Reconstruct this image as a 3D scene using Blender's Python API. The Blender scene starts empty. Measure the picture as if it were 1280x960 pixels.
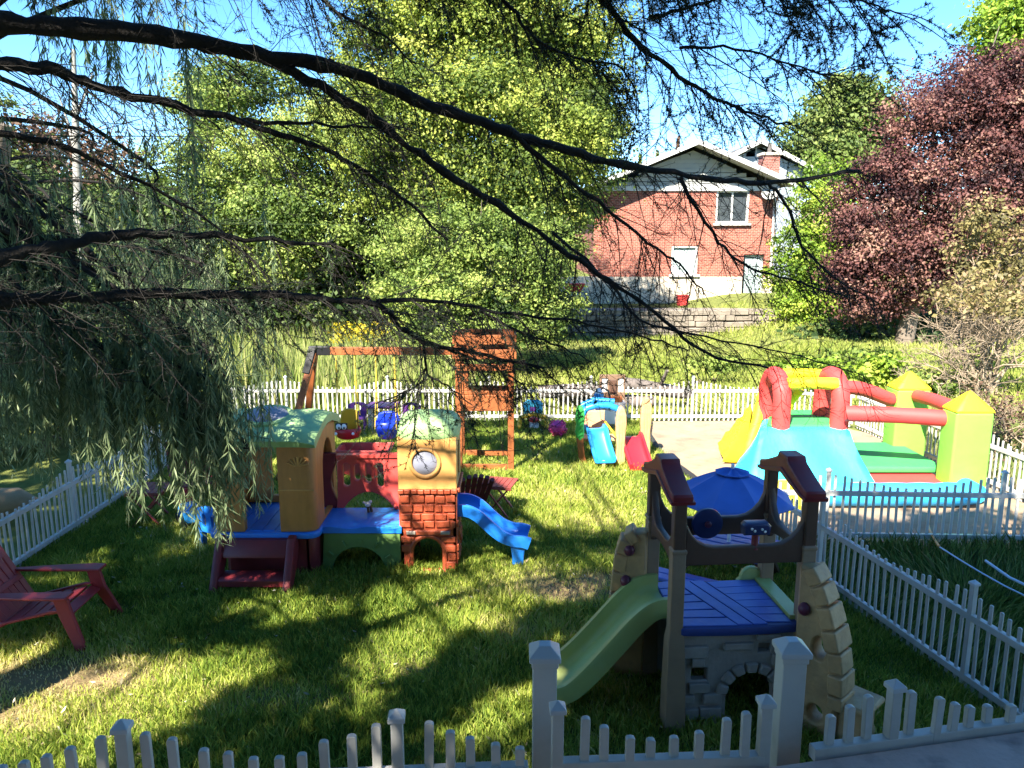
import bpy, math, random
import numpy as np
from mathutils import Vector, Matrix
random.seed(5); R = np.random.default_rng(7)
S = bpy.context.scene; COL = S.collection
PI = math.pi
# ------------------------------------------------------------------ camera maths
FP, PT, CH = 967.0, math.radians(10.6), 3.2
def ray(px, py):
    x, y = (px-640)/FP, (480-py)/FP
    return np.array([x, math.cos(PT)+y*math.sin(PT), -math.sin(PT)+y*math.cos(PT)])
def at(px, py, Y):
    r = ray(px, py); return np.array([0, 0, CH])+r*(Y/r[1])
def gr(px, py, z=0.0):
    r = ray(px, py); return np.array([0, 0, CH])+r*((z-CH)/r[2])
def proj(P):
    P = np.atleast_2d(P); z = P[:, 2]-CH
    Z = P[:, 1]*math.cos(PT)-z*math.sin(PT); Y = P[:, 1]*math.sin(PT)+z*math.cos(PT)
    Zs = np.where(np.abs(Z) < 1e-3, 1e-3, Z)
    return 640+FP*P[:, 0]/Zs, 480-FP*Y/Zs, Z
SUN = np.array([-0.40, -0.84, 0.0]); SUN /= np.linalg.norm(SUN)
SEL = math.radians(46); SUN = np.array([SUN[0]*math.cos(SEL), SUN[1]*math.cos(SEL), math.sin(SEL)])
# ------------------------------------------------------------------ materials
def nt(name):
    m = bpy.data.materials.new(name); m.use_nodes = True
    n = m.node_tree.nodes; l = m.node_tree.links
    return m, n, l, n['Principled BSDF']
def mat(name, col, rough=.5, var=.12, scale=6., bump=.0, bscale=40., dirt=0., dirtcol=(.12, .1, .07), spec=.5, metal=0., stretch=None):
    m, n, l, b = nt(name)
    tc = n.new('ShaderNodeTexCoord'); src = tc.outputs['Object']
    if stretch:
        mp = n.new('ShaderNodeMapping'); mp.inputs['Scale'].default_value = stretch
        l.new(src, mp.inputs['Vector']); src = mp.outputs['Vector']
    no = n.new('ShaderNodeTexNoise'); no.inputs['Scale'].default_value = scale; no.inputs['Detail'].default_value = 6
    no.inputs['Roughness'].default_value = .65
    l.new(src, no.inputs['Vector'])
    rp = n.new('ShaderNodeValToRGB'); c = np.array(col)
    rp.color_ramp.elements[0].position = .3; rp.color_ramp.elements[1].position = .72
    rp.color_ramp.elements[0].color = (*np.clip(c*(1-var), 0, 1), 1); rp.color_ramp.elements[1].color = (*np.clip(c*(1+var), 0, 1), 1)
    l.new(no.outputs['Fac'], rp.inputs['Fac']); out = rp.outputs['Color']
    if dirt > 0:
        n2 = n.new('ShaderNodeTexNoise'); n2.inputs['Scale'].default_value = scale*2.7; n2.inputs['Detail'].default_value = 8
        l.new(tc.outputs['Object'], n2.inputs['Vector'])
        r2 = n.new('ShaderNodeValToRGB'); r2.color_ramp.elements[0].position = .5; r2.color_ramp.elements[1].position = .75
        r2.color_ramp.elements[1].color = (dirt, dirt, dirt, 1)
        l.new(n2.outputs['Fac'], r2.inputs['Fac'])
        mx = n.new('ShaderNodeMixRGB'); mx.inputs['Color2'].default_value = (*dirtcol, 1)
        l.new(r2.outputs['Color'], mx.inputs['Fac']); l.new(out, mx.inputs['Color1']); out = mx.outputs['Color']
    l.new(out, b.inputs['Base Color'])
    b.inputs['Roughness'].default_value = rough; b.inputs['Metallic'].default_value = metal
    b.inputs['Specular IOR Level'].default_value = spec
    if bump > 0:
        n3 = n.new('ShaderNodeTexNoise'); n3.inputs['Scale'].default_value = bscale; n3.inputs['Detail'].default_value = 5
        l.new(src, n3.inputs['Vector'])
        bp = n.new('ShaderNodeBump'); bp.inputs['Strength'].default_value = bump; bp.inputs['Distance'].default_value = .02
        l.new(n3.outputs['Fac'], bp.inputs['Height']); l.new(bp.outputs['Normal'], b.inputs['Normal'])
    return m
def leafmat(name, cols, trans=.35, rough=.55):
    """colour runs along a per-leaf attribute: random tone, plus painted inner shade in crowns"""
    m, n, l, b = nt(name)
    a = n.new('ShaderNodeAttribute'); a.attribute_name = 'face_tone'
    rp = n.new('ShaderNodeValToRGB'); e = rp.color_ramp.elements
    while len(e) < len(cols): e.new(.5)
    for i, c in enumerate(cols):
        e[i].position = i/(len(cols)-1); e[i].color = (*c, 1)
    l.new(a.outputs['Fac'], rp.inputs['Fac']); l.new(rp.outputs['Color'], b.inputs['Base Color'])
    b.inputs['Roughness'].default_value = rough; b.inputs['Specular IOR Level'].default_value = .25
    t = n.new('ShaderNodeBsdfTranslucent'); l.new(rp.outputs['Color'], t.inputs['Color'])
    mx = n.new('ShaderNodeMixShader'); mx.inputs['Fac'].default_value = trans
    l.new(b.outputs[0], mx.inputs[1]); l.new(t.outputs[0], mx.inputs[2])
    l.new(mx.outputs[0], n['Material Output'].inputs['Surface'])
    return m
M = {}
M['vinyl'] = mat('white_vinyl', (.54, .53, .50), .42, .08, 2.2, .04, 30, .5, (.27, .27, .22))
M['cap'] = mat('cap_vinyl', (.52, .54, .56), .3, .03, 3)
M['wood'] = mat('stained_wood', (.29, .085, .022), .6, .3, 5, .15, 30, .2, (.12, .04, .015), stretch=(1, 1, .25))
M['tan'] = mat('tan_plastic', (.46, .20, .055), .5, .16, 4, .12, 26, .25, (.2, .1, .035), stretch=(3, 3, .6))
M['tanlt'] = mat('honey_plastic', (.58, .30, .09), .45, .14, 5, .06, 20, .25, (.25, .12, .04))
M['maroon'] = mat('maroon_plastic', (.19, .022, .028), .42, .15, 5, .05, 40, .2, (.09, .03, .03))
M['redplastic'] = mat('bridge_red_plastic', (.58, .075, .065), .4, .12, 5, .04, 30, .25, (.25, .05, .04))
M['brickred'] = mat('moulded_brick_plastic', (.40, .075, .03), .5, .2, 6, .2, 45, .35, (.2, .05, .03))
M['roofgreen'] = mat('weathered_green_plastic', (.30, .46, .19), .5, .22, 4, .1, 12, .55, (.12, .25, .13))
M['archgreen'] = mat('olive_green_plastic', (.12, .21, .06), .5, .15, 5, .1, 30, .25)
M['blue'] = mat('blue_plastic', (.015, .19, .68), .38, .14, 5, .05, 30, .15, (.1, .22, .4))
M['slideblue'] = mat('slide_blue_plastic', (.015, .19, .68), .33, .08, 4, .02, 20, .1, (.1, .3, .6))
M['clear'] = mat('cloudy_window_plastic', (.20, .21, .27), .5, .12, 8)
M['stonegrey'] = mat('grey_stone_plastic', (.33, .28, .24), .55, .16, 6, .25, 35, .25, (.16, .14, .12))
M['claytan'] = mat('clay_tan_plastic', (.52, .32, .15), .55, .2, 5, .35, 22, .3, (.22, .15, .09))
M['taupe'] = mat('taupe_plastic', (.29, .19, .115), .5, .12, 5, .06, 40, .2)
M['brown'] = mat('dark_brown_plastic', (.10, .052, .036), .45, .15, 5, .06, 40, .15)
M['deckblue'] = mat('violet_blue_plastic', (.085, .15, .52), .42, .16, 4, .08, 30, .3, (.22, .2, .42))
M['deckdark'] = mat('deep_blue_plastic', (.03, .05, .20), .45, .12, 5)
M['navy'] = mat('navy_plastic', (.018, .03, .11), .35, .1, 6)
M['limegreen'] = mat('sage_slide_plastic', (.37, .43, .14), .38, .1, 3, .04, 20, .2, (.35, .45, .28))
M['holds'] = mat('plum_hold_plastic', (.12, .02, .045), .4, .1, 8)
M['white'] = mat('white_plastic', (.8, .8, .8), .35, .03, 6)
M['black'] = mat('black_plastic', (.012, .012, .014), .4, .1, 6)
M['adred'] = mat('faded_red_resin', (.33, .03, .035), .48, .14, 6, .06, 40, .2, (.2, .06, .06))
M['adred2'] = mat('wine_red_resin', (.13, .02, .022), .5, .15, 6, .05, 40, .2)
M['tabred'] = mat('painted_red_slats', (.30, .055, .045), .55, .15, 6, .1, 40, .2)
M['umb'] = mat('blue_umbrella_cloth', (.05, .14, .47), .75, .08, 4, .05, 200)
M['inf_red'] = mat('inflatable_red', (.62, .055, .05), .62, .08, 3, .06, 9)
M['inf_yel'] = mat('inflatable_yellow', (.85, .68, .015), .62, .06, 3, .28, 6)
M['inf_lime'] = mat('inflatable_lime', (.20, .50, .06), .62, .05, 3, .28, 6)
M['inf_aqua'] = mat('inflatable_aqua', (.03, .56, .70), .55, .12, 2.5, .55, 4.5)
M['inf_blue'] = mat('inflatable_blue', (.03, .36, .72), .62, .07, 3, .28, 6)
M['inf_green'] = mat('inflatable_green', (.05, .40, .10), .62, .08, 3, .28, 6)
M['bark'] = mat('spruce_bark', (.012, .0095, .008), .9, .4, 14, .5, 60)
M['bark2'] = mat('grey_bark', (.16, .125, .095), .9, .3, 8, .4, 40)
M['birch'] = mat('pale_bark', (.30, .28, .25), .8, .25, 5, .2, 20, .4, (.1, .09, .08))
M['drytwig'] = mat('dry_twig', (.30, .23, .16), .9, .25, 8)
M['sand'] = mat('sand_ground', (.30, .215, .145), .95, .2, 1.6, .6, 14, .6, (.15, .105, .07))
M['concrete'] = mat('stained_ledge', (.66, .45, .38), .85, .14, 2.6, .25, 45, .8, (.13, .09, .085))
M['siding'] = mat('pale_siding', (.34, .345, .33), .7, .05, 2)
M['bluesiding'] = mat('blue_grey_siding', (.27, .31, .36), .7, .05, 2)
M['trim'] = mat('white_trim', (.60, .60, .58), .5, .03, 3)
M['shingle'] = mat('roof_shingle', (.11, .1, .095), .9, .25, 5, .3, 20)
M['foundation'] = mat('cream_foundation', (.62, .54, .43), .85, .1, 1.2, .2, 20)
M['glass'] = mat('window_glass', (.05, .06, .07), .08, .2, 1.5, spec=.8)
M['curtain'] = mat('pale_window', (.45, .55, .55), .4, .2, 2)
M['drystone'] = mat('dry_stone', (.22, .185, .15), .9, .3, 1.6, .5, 9, .5, (.12, .1, .08))
M['peach'] = mat('peach_plastic', (.62, .32, .18), .5, .08, 6)
M['leafgreen'] = mat('toy_green_plastic', (.04, .36, .07), .45, .12, 7, .15, 40)
M['slidered'] = mat('slide_red_plastic', (.55, .018, .03), .35, .08, 4)
M['toyblue'] = mat('toy_blue_plastic', (.02, .24, .60), .35, .08, 5)
M['swingblue'] = mat('swing_blue_plastic', (.01, .04, .5), .35, .08, 5)
M['swingred'] = mat('swing_red_plastic', (.55, .02, .03), .35, .08, 5)
M['toyyellow'] = mat('toy_yellow_plastic', (.72, .40, .02), .4, .08, 5)
M['rope'] = mat('yellow_rope', (.65, .45, .05), .8, .1, 20)
M['purple'] = mat('purple_plastic', (.17, .05, .28), .45, .1, 5)
M['aqua'] = mat('toy_aqua_plastic', (.08, .5, .7), .4, .06, 5)
M['pink'] = mat('pink_ball', (.62, .04, .22), .4, .1, 6)
M['kitchen'] = mat('brown_toy_panel', (.20, .12, .075), .6, .15, 6)
M['kitchengrey'] = mat('grey_toy_panel', (.42, .41, .43), .6, .1, 6)
M['weather'] = mat('weathered_timber', (.14, .115, .10), .9, .3, 4, .3, 30)
M['tube'] = mat('tan_log', (.40, .26, .14), .85, .2, 5, .2, 30)
M['orange'] = mat('orange_hose', (.62, .22, .06), .5, .1, 9)
M['pipe'] = mat('pale_blue_pipe', (.5, .6, .72), .4, .06, 5)
M['deckwood'] = mat('deck_board', (.20, .17, .15), .8, .2, 4, .2, 30)
M['edging'] = mat('black_edging', (.02, .02, .022), .7, .2, 9)
# brick
def brickmat(name, c1, c2, mort, scale, bw=.5, rh=.25, msz=.02):
    m, n, l, b = nt(name)
    tc = n.new('ShaderNodeTexCoord'); sp = n.new('ShaderNodeSeparateXYZ'); cb = n.new('ShaderNodeCombineXYZ')
    l.new(tc.outputs['Object'], sp.inputs[0])
    ad = n.new('ShaderNodeMath'); ad.operation = 'ADD'; l.new(sp.outputs['X'], ad.inputs[0]); l.new(sp.outputs['Y'], ad.inputs[1])
    l.new(ad.outputs[0], cb.inputs['X']); l.new(sp.outputs['Z'], cb.inputs['Y'])
    br = n.new('ShaderNodeTexBrick'); br.inputs['Scale'].default_value = scale
    br.inputs['Color1'].default_value = (*c1, 1); br.inputs['Color2'].default_value = (*c2, 1); br.inputs['Mortar'].default_value = (*mort, 1)
    br.inputs['Mortar Size'].default_value = msz; br.inputs['Brick Width'].default_value = bw; br.inputs['Row Height'].default_value = rh
    l.new(cb.outputs[0], br.inputs['Vector'])
    no = n.new('ShaderNodeTexNoise'); no.inputs['Scale'].default_value = .8; no.inputs['Detail'].default_value = 5
    l.new(tc.outputs['Object'], no.inputs['Vector'])
    hv = n.new('ShaderNodeHueSaturation'); mr = n.new('ShaderNodeMapRange'); mr.inputs['To Min'].default_value = .75; mr.inputs['To Max'].default_value = 1.25
    l.new(no.outputs['Fac'], mr.inputs['Value']); l.new(mr.outputs[0], hv.inputs['Value'])
    l.new(br.outputs['Color'], hv.inputs['Color']); l.new(hv.outputs[0], b.inputs['Base Color'])
    b.inputs['Roughness'].default_value = .85
    bp = n.new('ShaderNodeBump'); bp.inputs['Strength'].default_value = .3; bp.inputs['Distance'].default_value = .02; bp.invert = True
    l.new(br.outputs['Fac'], bp.inputs['Height']); l.new(bp.outputs['Normal'], b.inputs['Normal'])
    return m
M['housebrick'] = brickmat('house_brick', (.32, .08, .05), (.21, .055, .04), (.42, .29, .22), 2.6, .55, .2, .016)
M['chimbrick'] = brickmat('chimney_brick', (.32, .09, .06), (.24, .07, .05), (.35, .28, .24), 3)
# ground: grass soil / dry patches by attribute + noise
def groundmat():
    m, n, l, b = nt('lawn_ground')
    a = n.new('ShaderNodeAttribute'); a.attribute_name = 'dry'
    tc = n.new('ShaderNodeTexCoord')
    no = n.new('ShaderNodeTexNoise'); no.inputs['Scale'].default_value = 3.0; no.inputs['Detail'].default_value = 8; no.inputs['Roughness'].default_value = .7
    l.new(tc.outputs['Object'], no.inputs['Vector'])
    r1 = n.new('ShaderNodeValToRGB'); r1.color_ramp.elements[0].color = (.08, .10, .028, 1); r1.color_ramp.elements[1].color = (.20, .22, .06, 1)
    r1.color_ramp.elements[0].position = .3; r1.color_ramp.elements[1].position = .7
    l.new(no.outputs['Fac'], r1.inputs['Fac'])
    r2 = n.new('ShaderNodeValToRGB'); r2.color_ramp.elements[0].color = (.13, .085, .045, 1); r2.color_ramp.elements[1].color = (.34, .25, .13, 1)
    l.new(no.outputs['Fac'], r2.inputs['Fac'])
    mx = n.new('ShaderNodeMixRGB'); l.new(a.outputs['Fac'], mx.inputs['Fac']); l.new(r1.outputs[0], mx.inputs['Color1']); l.new(r2.outputs[0], mx.inputs['Color2'])
    l.new(mx.outputs[0], b.inputs['Base Color']); b.inputs['Roughness'].default_value = .95; b.inputs['Specular IOR Level'].default_value = .1
    bp = n.new('ShaderNodeBump'); bp.inputs['Strength'].default_value = .7; bp.inputs['Distance'].default_value = .03
    n2 = n.new('ShaderNodeTexNoise'); n2.inputs['Scale'].default_value = 45; n2.inputs['Detail'].default_value = 4
    l.new(tc.outputs['Object'], n2.inputs['Vector']); l.new(n2.outputs['Fac'], bp.inputs['Height']); l.new(bp.outputs['Normal'], b.inputs['Normal'])
    return m
M['ground'] = groundmat()
M['grass'] = leafmat('grass_blade', [(.07, .14, .022), (.21, .31, .045), (.50, .56, .10), (.70, .60, .29)], .45, .5)
M['longgrass'] = leafmat('long_grass_blade', [(.05, .09, .02), (.11, .18, .035), (.21, .28, .07), (.42, .38, .19)], .38)
M['meadow'] = leafmat('meadow_blade', [(.15, .22, .04), (.32, .39, .07), (.48, .50, .13), (.58, .52, .25)], .42)
M['reed'] = leafmat('reed_blade', [(.11, .19, .04), (.27, .35, .08), (.44, .46, .16), (.58, .52, .28)], .42)
M['goldenrod'] = leafmat('goldenrod_bloom', [(.5, .40, .02), (.65, .52, .03)], .3)
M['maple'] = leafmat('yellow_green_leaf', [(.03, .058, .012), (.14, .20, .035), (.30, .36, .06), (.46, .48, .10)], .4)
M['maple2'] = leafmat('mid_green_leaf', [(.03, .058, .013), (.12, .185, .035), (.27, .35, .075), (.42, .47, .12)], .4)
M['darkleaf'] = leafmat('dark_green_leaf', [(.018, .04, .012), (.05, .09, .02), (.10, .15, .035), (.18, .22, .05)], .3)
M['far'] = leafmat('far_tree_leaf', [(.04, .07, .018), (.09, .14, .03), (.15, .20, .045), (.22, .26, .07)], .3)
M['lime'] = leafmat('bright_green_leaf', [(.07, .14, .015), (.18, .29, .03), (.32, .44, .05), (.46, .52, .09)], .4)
M['copper'] = leafmat('copper_leaf', [(.022, .010, .012), (.085, .032, .032), (.20, .085, .072), (.34, .20, .14)], .3)
M['dryleaf'] = leafmat('yellowing_leaf', [(.09, .08, .03), (.20, .17, .06), (.30, .24, .10), (.32, .21, .12)], .3)
M['brownleaf'] = leafmat('brown_leaf', [(.06, .035, .025), (.14, .08, .05), (.2, .13, .08)], .2)
M['willow'] = leafmat('willow_leaf', [(.09, .13, .065), (.17, .23, .11), (.28, .35, .18), (.45, .49, .29)], .42)
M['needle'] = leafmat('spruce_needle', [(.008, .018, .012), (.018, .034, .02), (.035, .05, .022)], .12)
M['litter'] = leafmat('fallen_leaf', [(.32, .25, .14), (.42, .37, .24), (.55, .52, .42)], .2)
# ------------------------------------------------------------------ mesh helpers
class MB:
    def __init__(s): s.v = []; s.f = []
    def add(s, vs, fs):
        o = len(s.v); s.v.extend([tuple(map(float, p)) for p in vs]); s.f.extend([tuple(i+o for i in f) for f in fs]); return s
    def box(s, c, d, rz=0., m=None):
        x, y, z = d[0]/2, d[1]/2, d[2]/2
        vs = [Vector((a*x, b*y, e*z)) for e in (-1, 1) for b in (-1, 1) for a in (-1, 1)]
        mm = m if m is not None else Matrix.Rotation(rz, 3, 'Z')
        vs = [mm @ v + Vector(c) for v in vs]
        return s.add(vs, [(0, 2, 3, 1), (4, 5, 7, 6), (0, 1, 5, 4), (2, 6, 7, 3), (0, 4, 6, 2), (1, 3, 7, 5)])
    def beam(s, p0, p1, w, h, up=(0, 0, 1)):
        p0, p1 = Vector(p0), Vector(p1); d = (p1-p0); L = d.length; d.normalize()
        u = Vector(up)
        if abs(u.dot(d)) > .98: u = Vector((0, 1, 0))
        x = d.cross(u).normalized(); z = x.cross(d)
        return s.box((p0+p1)/2, (w, L, h), m=Matrix((x, d, z)).transposed())
    def tube(s, pts, rad, n=8, cap=True):
        P = [Vector(p) for p in pts]; k = len(P)
        if not hasattr(rad, '__len__'): rad = [rad]*k
        vs = []; fs = []; a = None
        for i, p in enumerate(P):
            t = (P[min(i+1, k-1)]-P[max(i-1, 0)]).normalized()
            if a is None:
                a = t.cross(Vector((0, 0, 1)) if abs(t.z) < .9 else Vector((1, 0, 0))).normalized()
            else:
                a = (a-t*a.dot(t)).normalized()
            b = t.cross(a)
            for j in range(n):
                an = 2*PI*j/n; vs.append(p+(a*math.cos(an)+b*math.sin(an))*rad[i])
        for i in range(k-1):
            for j in range(n):
                fs.append((i*n+j, i*n+(j+1) % n, (i+1)*n+(j+1) % n, (i+1)*n+j))
        if cap: fs.append(tuple(range(n))[::-1]); fs.append(tuple((k-1)*n+j for j in range(n)))
        return s.add(vs, fs)
    def lathe(s, prof, o=(0, 0, 0), n=20, m=None, sx=1., sy=1.):
        vs = []; fs = []; k = len(prof)
        for r, z in prof:
            for j in range(n):
                a = 2*PI*j/n; v = Vector((r*math.cos(a)*sx, r*math.sin(a)*sy, z))
                if m is not None: v = m @ v
                vs.append(v+Vector(o))
        for i in range(k-1):
            for j in range(n): fs.append((i*n+j, i*n+(j+1) % n, (i+1)*n+(j+1) % n, (i+1)*n+j))
        fs.append(tuple(range(n))[::-1]); fs.append(tuple((k-1)*n+j for j in range(n)))
        return s.add(vs, fs)
    def ball(s, c, r, n=16, k=9):
        r = r if hasattr(r, '__len__') else (r, r, r)
        return s.lathe([(max(.001, math.sin(PI*i/k)), -math.cos(PI*i/k)) for i in range(k+1)], c, n, Matrix.Diagonal(Vector(r)))
    def panel(s, outer, holes, th, o, U, V, bev=.008):
        """flat shape with holes in the plane o + u*U + v*V"""
        cu = bpy.data.curves.new('c', 'CURVE'); cu.dimensions = '2D'; cu.fill_mode = 'BOTH'
        cu.extrude = max(th/2-bev, .0005); cu.bevel_depth = bev; cu.bevel_resolution = 1; cu.offset = -bev
        for pl in [outer]+list(holes):
            sp = cu.splines.new('POLY'); sp.points.add(len(pl)-1); sp.use_cyclic_u = True
            for q, p in zip(sp.points, pl): q.co = (p[0], p[1], 0, 1)
        ob = bpy.data.objects.new('c', cu); me = bpy.data.meshes.new_from_object(ob)
        U = Vector(U).normalized(); V = Vector(V).normalized(); W = U.cross(V); o = Vector(o)
        s.add([o+U*v.co.x+V*v.co.y+W*v.co.z for v in me.vertices], [tuple(p.vertices) for p in me.polygons])
        bpy.data.objects.remove(ob); bpy.data.curves.remove(cu); bpy.data.meshes.remove(me)
        return s
    def loft(s, rings, close=True, cap=True):
        n = len(rings[0]); vs = [p for r in rings for p in r]; fs = []
        for i in range(len(rings)-1):
            for j in range(n if close else n-1):
                fs.append((i*n+j, i*n+(j+1) % n, (i+1)*n+(j+1) % n, (i+1)*n+j))
        if cap and close: fs.append(tuple(range(n))[::-1]); fs.append(tuple((len(rings)-1)*n+j for j in range(n)))
        return s.add(vs, fs)
    def build(s, name, m, parent=None, bevel=0., smooth=35, seg=2, world=True, sub=0):
        off = Vector((0, 0, 0))
        if parent is not None and world: off = root_of(parent).location
        me = bpy.data.meshes.new(name)
        me.from_pydata([(v[0]-off.x, v[1]-off.y, v[2]-off.z) for v in s.v], [], s.f); me.validate()
        me.polygons.foreach_set('use_smooth', [True]*len(me.polygons))
        if bevel == 0 and not sub:
            try: me.set_sharp_from_angle(angle=math.radians(smooth))
            except Exception: pass
        o = bpy.data.objects.new(name, me); COL.objects.link(o); me.materials.append(m)
        if parent is not None: o.parent = parent
        import bmesh
        bm = bmesh.new(); bm.from_mesh(me); bmesh.ops.recalc_face_normals(bm, faces=bm.faces); bm.to_mesh(me); bm.free()
        if bevel > 0:
            b = o.modifiers.new('b', 'BEVEL'); b.width = bevel; b.segments = seg; b.limit_method = 'ANGLE'; b.angle_limit = math.radians(40); b.harden_normals = True
        if sub:
            b = o.modifiers.new('s', 'SUBSURF'); b.levels = sub; b.render_levels = sub
        return o
def root_of(o):
    while o.parent is not None: o = o.parent
    return o
def tag(o, label=None, cat=None, group=None, kind=None):
    if label: o['label'] = label
    if cat: o['category'] = cat
    if group: o['group'] = group
    if kind: o['kind'] = kind
    return o
def thing(name, loc, label, cat, group=None, rz=0.):
    o = bpy.data.objects.new(name, None); COL.objects.link(o); o.location = [float(x) for x in loc]; o.rotation_euler = (0, 0, rz)
    o.empty_display_size = .1
    return tag(o, label, cat, group)
def clone(o, parent=None, **kw):
    c = o.copy(); COL.objects.link(c)
    if parent is not None: c.parent = parent
    for ch in list(o.children): clone(ch, c)
    for k, v in kw.items(): setattr(c, k, v)
    return c
def poly_mesh(name, V, faces_n, m, parent=None, face_tone=None):
    """fast mesh: V (N,3), consecutive groups of faces_n vertices are faces; rnd per face"""
    V = np.asarray(V, dtype=np.float32).reshape(-1, 3).copy()
    if parent is not None:
        V -= np.array(root_of(parent).location, dtype=np.float32)
    nv = len(V); nf = nv//faces_n
    me = bpy.data.meshes.new(name); me.vertices.add(nv); me.vertices.foreach_set('co', V.ravel())
    me.loops.add(nv); me.loops.foreach_set('vertex_index', np.arange(nv, dtype=np.int32))
    me.polygons.add(nf); me.polygons.foreach_set('loop_start', np.arange(nf, dtype=np.int32)*faces_n)
    me.update(calc_edges=True)
    if face_tone is not None:
        at_ = me.attributes.new('face_tone', 'FLOAT', 'POINT'); at_.data.foreach_set('value', np.repeat(np.asarray(face_tone, dtype=np.float32), faces_n))
    me.materials.append(m)
    o = bpy.data.objects.new(name, me); COL.objects.link(o)
    if parent is not None: o.parent = parent
    return o
def unit(a): return a/np.maximum(np.linalg.norm(a, axis=-1, keepdims=True), 1e-6)
def leaves(C, size, up=.5, outward=None, aspect=.62):
    """rhombic leaf faces at centres C"""
    n = len(C); N = R.normal(size=(n, 3)); N = unit(N); N[:, 2] = np.abs(N[:, 2])*.6+up*.6
    if outward is not None: N += outward*.6
    N = unit(N); T = unit(np.cross(N, R.normal(size=(n, 3)))); B = np.cross(N, T)
    s = (size*R.uniform(.6, 1.3, n))[:, None]
    V = np.stack([C+T*s, C+B*s*aspect-N*s*.15, C-T*s, C-B*s*aspect-N*s*.15], 1)
    return V
def blades(P, h, w, lean=.35, clump=None):
    """grass blades: triangles from root points P"""
    n = len(P); a = R.uniform(0, 2*PI, n); d = np.stack([np.cos(a), np.sin(a), np.zeros(n)], 1)
    b = R.uniform(0, 2*PI, n); L = np.stack([np.cos(b), np.sin(b), np.zeros(n)], 1)*(R.uniform(0, lean, n)*h)[:, None]
    if clump is not None: L = L+clump*h[:, None]
    w = np.broadcast_to(w, (n,))[:, None]
    mid = P+L*.35+np.array([0, 0, 1])*(h*.6)[:, None]; tip = P+L+np.array([0, 0, 1])*h[:, None]
    return np.stack([P-d*w*.5, P+d*w*.5, mid+d*w*.4, tip, mid-d*w*.4], 1)
# smooth value noise for placement
_ng = R.uniform(size=(64, 64))
def vnoise(x, y, s):
    x = np.asarray(x)*s+100; y = np.asarray(y)*s+100; i = np.floor(x).astype(int); j = np.floor(y).astype(int); u = x-i; v = y-j
    u = u*u*(3-2*u); v = v*v*(3-2*v); g = lambda a, b: _ng[a % 64, b % 64]
    return (g(i, j)*(1-u)+g(i+1, j)*u)*(1-v)+(g(i, j+1)*(1-u)+g(i+1, j+1)*u)*v
def inpoly(x, y, poly):
    x = np.asarray(x); y = np.asarray(y); r = np.zeros(x.shape, bool); n = len(poly)
    for i in range(n):
        x0, y0 = poly[i][:2]; x1, y1 = poly[(i+1) % n][:2]
        if y0 == y1: continue
        c = ((y0 > y) != (y1 > y)) & (x < (x1-x0)*(y-y0)/(y1-y0)+x0)
        r ^= c
    return r
def arc(cx, cy, r, a0, a1, n=10, ry=None):
    ry = ry or r
    return [(cx+r*math.cos(math.radians(a0+(a1-a0)*i/n)), cy+ry*math.sin(math.radians(a0+(a1-a0)*i/n))) for i in range(n+1)]
def slot(cx, cy, w, h):
    return arc(cx, cy+h/2-w/2, w/2, 0, 180, 6)+arc(cx, cy-h/2+w/2, w/2, 180, 360, 6)
def rect(x0, y0, x1, y1): return [(x0, y0), (x1, y0), (x1, y1), (x0, y1)]
#CUT1
# ------------------------------------------------------------------ camera, sun, sky
cam = bpy.data.cameras.new('camera'); co = bpy.data.objects.new('camera', cam); COL.objects.link(co); S.camera = co
cam.sensor_width = 36; cam.lens = FP/1280*36; cam.clip_end = 2000; cam.clip_start = .05
co.location = (0, 0, CH); co.rotation_euler = (PI/2-PT, 0, 0)
W = bpy.data.worlds.new('World'); S.world = W; W.use_nodes = True
wn = W.node_tree.nodes; sk = wn.new('ShaderNodeTexSky'); sk.sky_type = 'NISHITA'; sk.sun_disc = False
sk.sun_elevation = SEL; sk.sun_rotation = math.atan2(SUN[0], SUN[1]); sk.air_density = .85; sk.dust_density = .0; sk.ozone_density = 1.6; sk.altitude = 2000
hs_ = wn.new('ShaderNodeHueSaturation'); hs_.inputs['Saturation'].default_value = 1.25; hs_.inputs['Hue'].default_value = .496
W.node_tree.links.new(sk.outputs[0], hs_.inputs['Color']); W.node_tree.links.new(hs_.outputs[0], wn['Background'].inputs[0]); wn['Background'].inputs[1].default_value = .108
sl = bpy.data.lights.new('sun', 'SUN'); sl.energy = 5.0; sl.angle = math.radians(.53); sl.color = (1, .93, .80)
so = bpy.data.objects.new('sun', sl); COL.objects.link(so); so.rotation_euler = Vector(SUN).to_track_quat('Z', 'Y').to_euler(); so.location = (-20, -30, 40)
S.view_settings.view_transform = 'Standard'; S.view_settings.look = 'None'; S.view_settings.exposure = 2.05; S.view_settings.gamma = 1
S.view_settings.use_curve_mapping = False
try:
    S.cycles.max_bounces = 6; S.cycles.diffuse_bounces = 3; S.cycles.transparent_max_bounces = 4; S.cycles.use_denoising = True
except Exception: pass
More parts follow.
